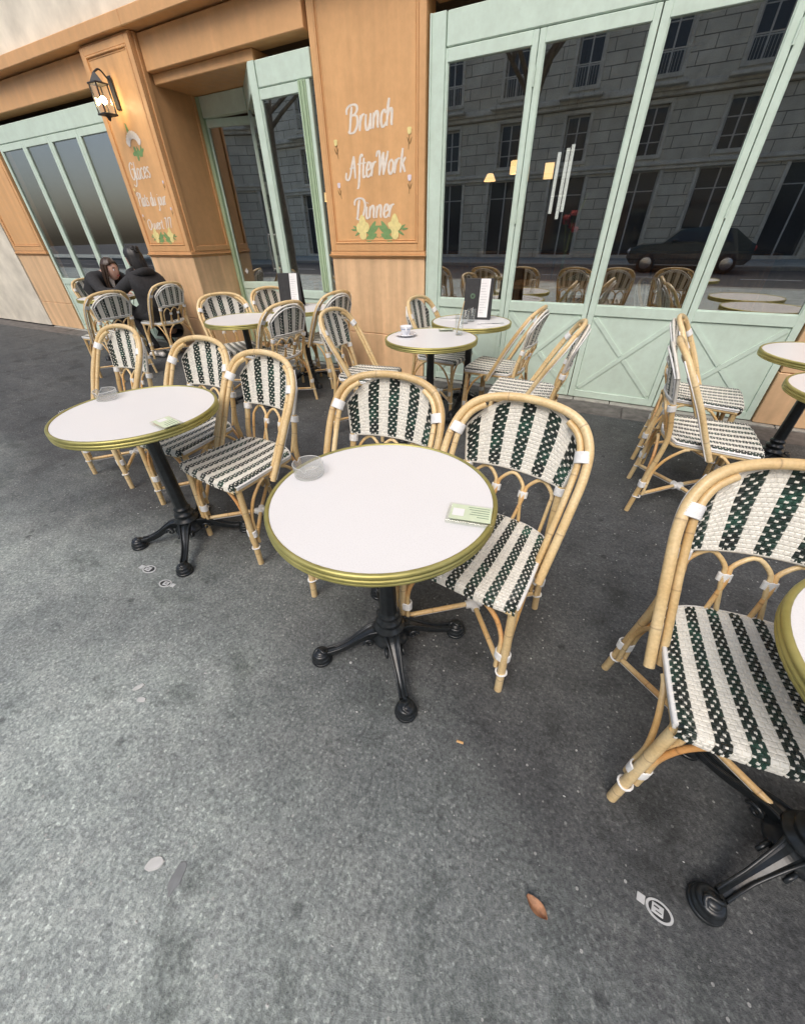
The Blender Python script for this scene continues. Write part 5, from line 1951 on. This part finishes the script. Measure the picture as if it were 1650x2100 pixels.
# bare street tree on the kerb, seen as a reflection
def tree(x, y, lab, seed):
    rnd = random.Random(seed)
    rt = empty('street_tree', (x, y, 0))
    tr = MB()
    tr.tube(cr([(0, 0, -.02), (.03, .02, 1.5), (-.04, .03, 3.2), (.02, 0, 4.6)], 6), lambda t: .15 - .06 * t + .05 * max(0, .08 - t) / .08, 10, step=.15)
    tr.build('trunk', 'bark', rt)
    crn = MB()
    def branch(p, d, L, r_, depth):
        pts = [p]
        q = p.copy(); dd = d.copy()
        for i in range(4):
            dd = (dd + Vector((rnd.uniform(-.22, .22), rnd.uniform(-.22, .22), rnd.uniform(-.02, .16)))).normalized()
            q = q + dd * (L / 4); pts.append(q.copy())
        crn.tube(pts, lambda t: r_ * (1 - .55 * t), 6 if depth < 2 else 4, step=L / 4, cap=False)
        if depth < 3:
            for i in range(4 if depth < 2 else 3):
                k = rnd.choice((2, 3, 4))
                nd = (dd + Vector((rnd.uniform(-1, 1), rnd.uniform(-1, 1), rnd.uniform(-.2, .5)))).normalized()
                branch(pts[k], nd, L * rnd.uniform(.5, .72), r_ * .5, depth + 1)
    for k in range(6):
        a = k * 1.047 + rnd.uniform(-.3, .3)
        branch(Vector((0, 0, rnd.uniform(3.4, 4.6))), Vector((math.cos(a), math.sin(a), rnd.uniform(.7, 1.3))).normalized(), rnd.uniform(1.7, 2.4), .065, 0)
    crn.build('crown', 'bark', rt)
    return tag(rt, lab, 'tree')
M['bark'] = simple('bark', (0.10, 0.085, 0.065), 0.9, var=0.4, nscale=12, bmp=.4, bdist=.01)
tree(-11.5, -5.2, 'bare street tree by the kerb reflected in the window left of the lettered pilaster', 3)
tree(-3.2, -5.2, 'bare street tree by the kerb reflected in the folding doors', 5)

# parked car by the kerb, reflected in the doors
def parked_car(x, y, lab):
    rt = empty('parked_car', (x, y, -.13))
    L, W2 = 4.1, .86
    prof = [(-2.05, .45), (-2.0, .75), (-1.55, .90), (-.85, .95), (-.35, 1.38), (.55, 1.45), (1.25, 1.36), (1.80, .98), (2.03, .90), (2.05, .45), (1.9, .28), (-1.9, .28)]
    m = MB()
    n = len(prof)
    secs = [(-W2, .90, .05), (-W2 * .96, .97, .0), (0, 1.0, -.01), (W2 * .96, .97, 0), (W2, .90, .05)]
    vs = []
    for (yy, k, _) in secs:
        for (px, pz) in prof:
            inset = .16 * max(0, (pz - .95)) / .5 if abs(yy) > .3 else 0
            vs.append((px * (k if abs(px) > 1.8 else 1), yy * (1 - inset), .28 + (pz - .28) * (1 if pz < .95 else .99)))
    fs = [(j * n + i, j * n + (i + 1) % n, (j + 1) * n + (i + 1) % n, (j + 1) * n + i) for j in range(4) for i in range(n)]
    m.add(vs, fs, 0, False)
    m.poly([vs[i] for i in range(n)]); m.poly([vs[4 * n + i] for i in reversed(range(n))])
    body = m.build('body', 'car_paint', rt)
    for s in (-1, 1):
        for (xa, xb, xc, xd) in ((-.72, -.30, .12, .12), (.17, .17, 1.02, 1.30)):
            g = MB(); yy = s * (W2 + .003); yt = s * (W2 * .865 + .003)
            g.poly([(xa, yy, .985), (xd, yy, .985), (xc, yt, 1.34), (xb, yt, 1.34)])
            g.build('side_window', 'pane_dark', rt)
        for wx in (-1.3, 1.3):
            w = MB()
            w.lathe([(.0, -.10), (.20, -.10), (.30, -.09), (.315, -.06), (.315, .06), (.30, .09), (.20, .10), (0, .10)], 28)
            wo = w.build('wheel', 'cable', rt); wo.location = (wx, s * (W2 - .06), .315); wo.rotation_euler = (R(90), 0, 0)
            h = MB(); h.lathe([(0, .105 * -s), (.19, .103 * -s), (.20, .098 * -s)], 20, close=False); h.build('rim', 'steel', wo)
        h = MB(); h.sphere((-1.98, s * .62, .68), (.06, .17, .08), 0, 12, 8); h.build('headlight', 'china', rt)
        h = MB(); h.sphere((2.0, s * .66, .78), (.05, .13, .09), 0, 12, 8); h.build('tail_light', 'red_petal', rt)
        h = MB(); h.box(-.62, -.44, s * (W2 + .02), s * (W2 + .17), .98, 1.09, 0, .03); h.build('mirror', 'car_paint', rt)
    g = MB(); g.poly([(-.865, -.70, .965), (-.865, .70, .965), (-.40, .60, 1.37), (-.40, -.60, 1.37)]); g.build('windscreen', 'pane_dark', rt)
    return tag(rt, lab, 'car')
M['car_paint'] = simple('car_paint', (0.05, 0.075, 0.085), 0.2, var=0.1)
parked_car(1.6, -12.9, 'dark parked car at the opposite kerb reflected low in the folding doors')
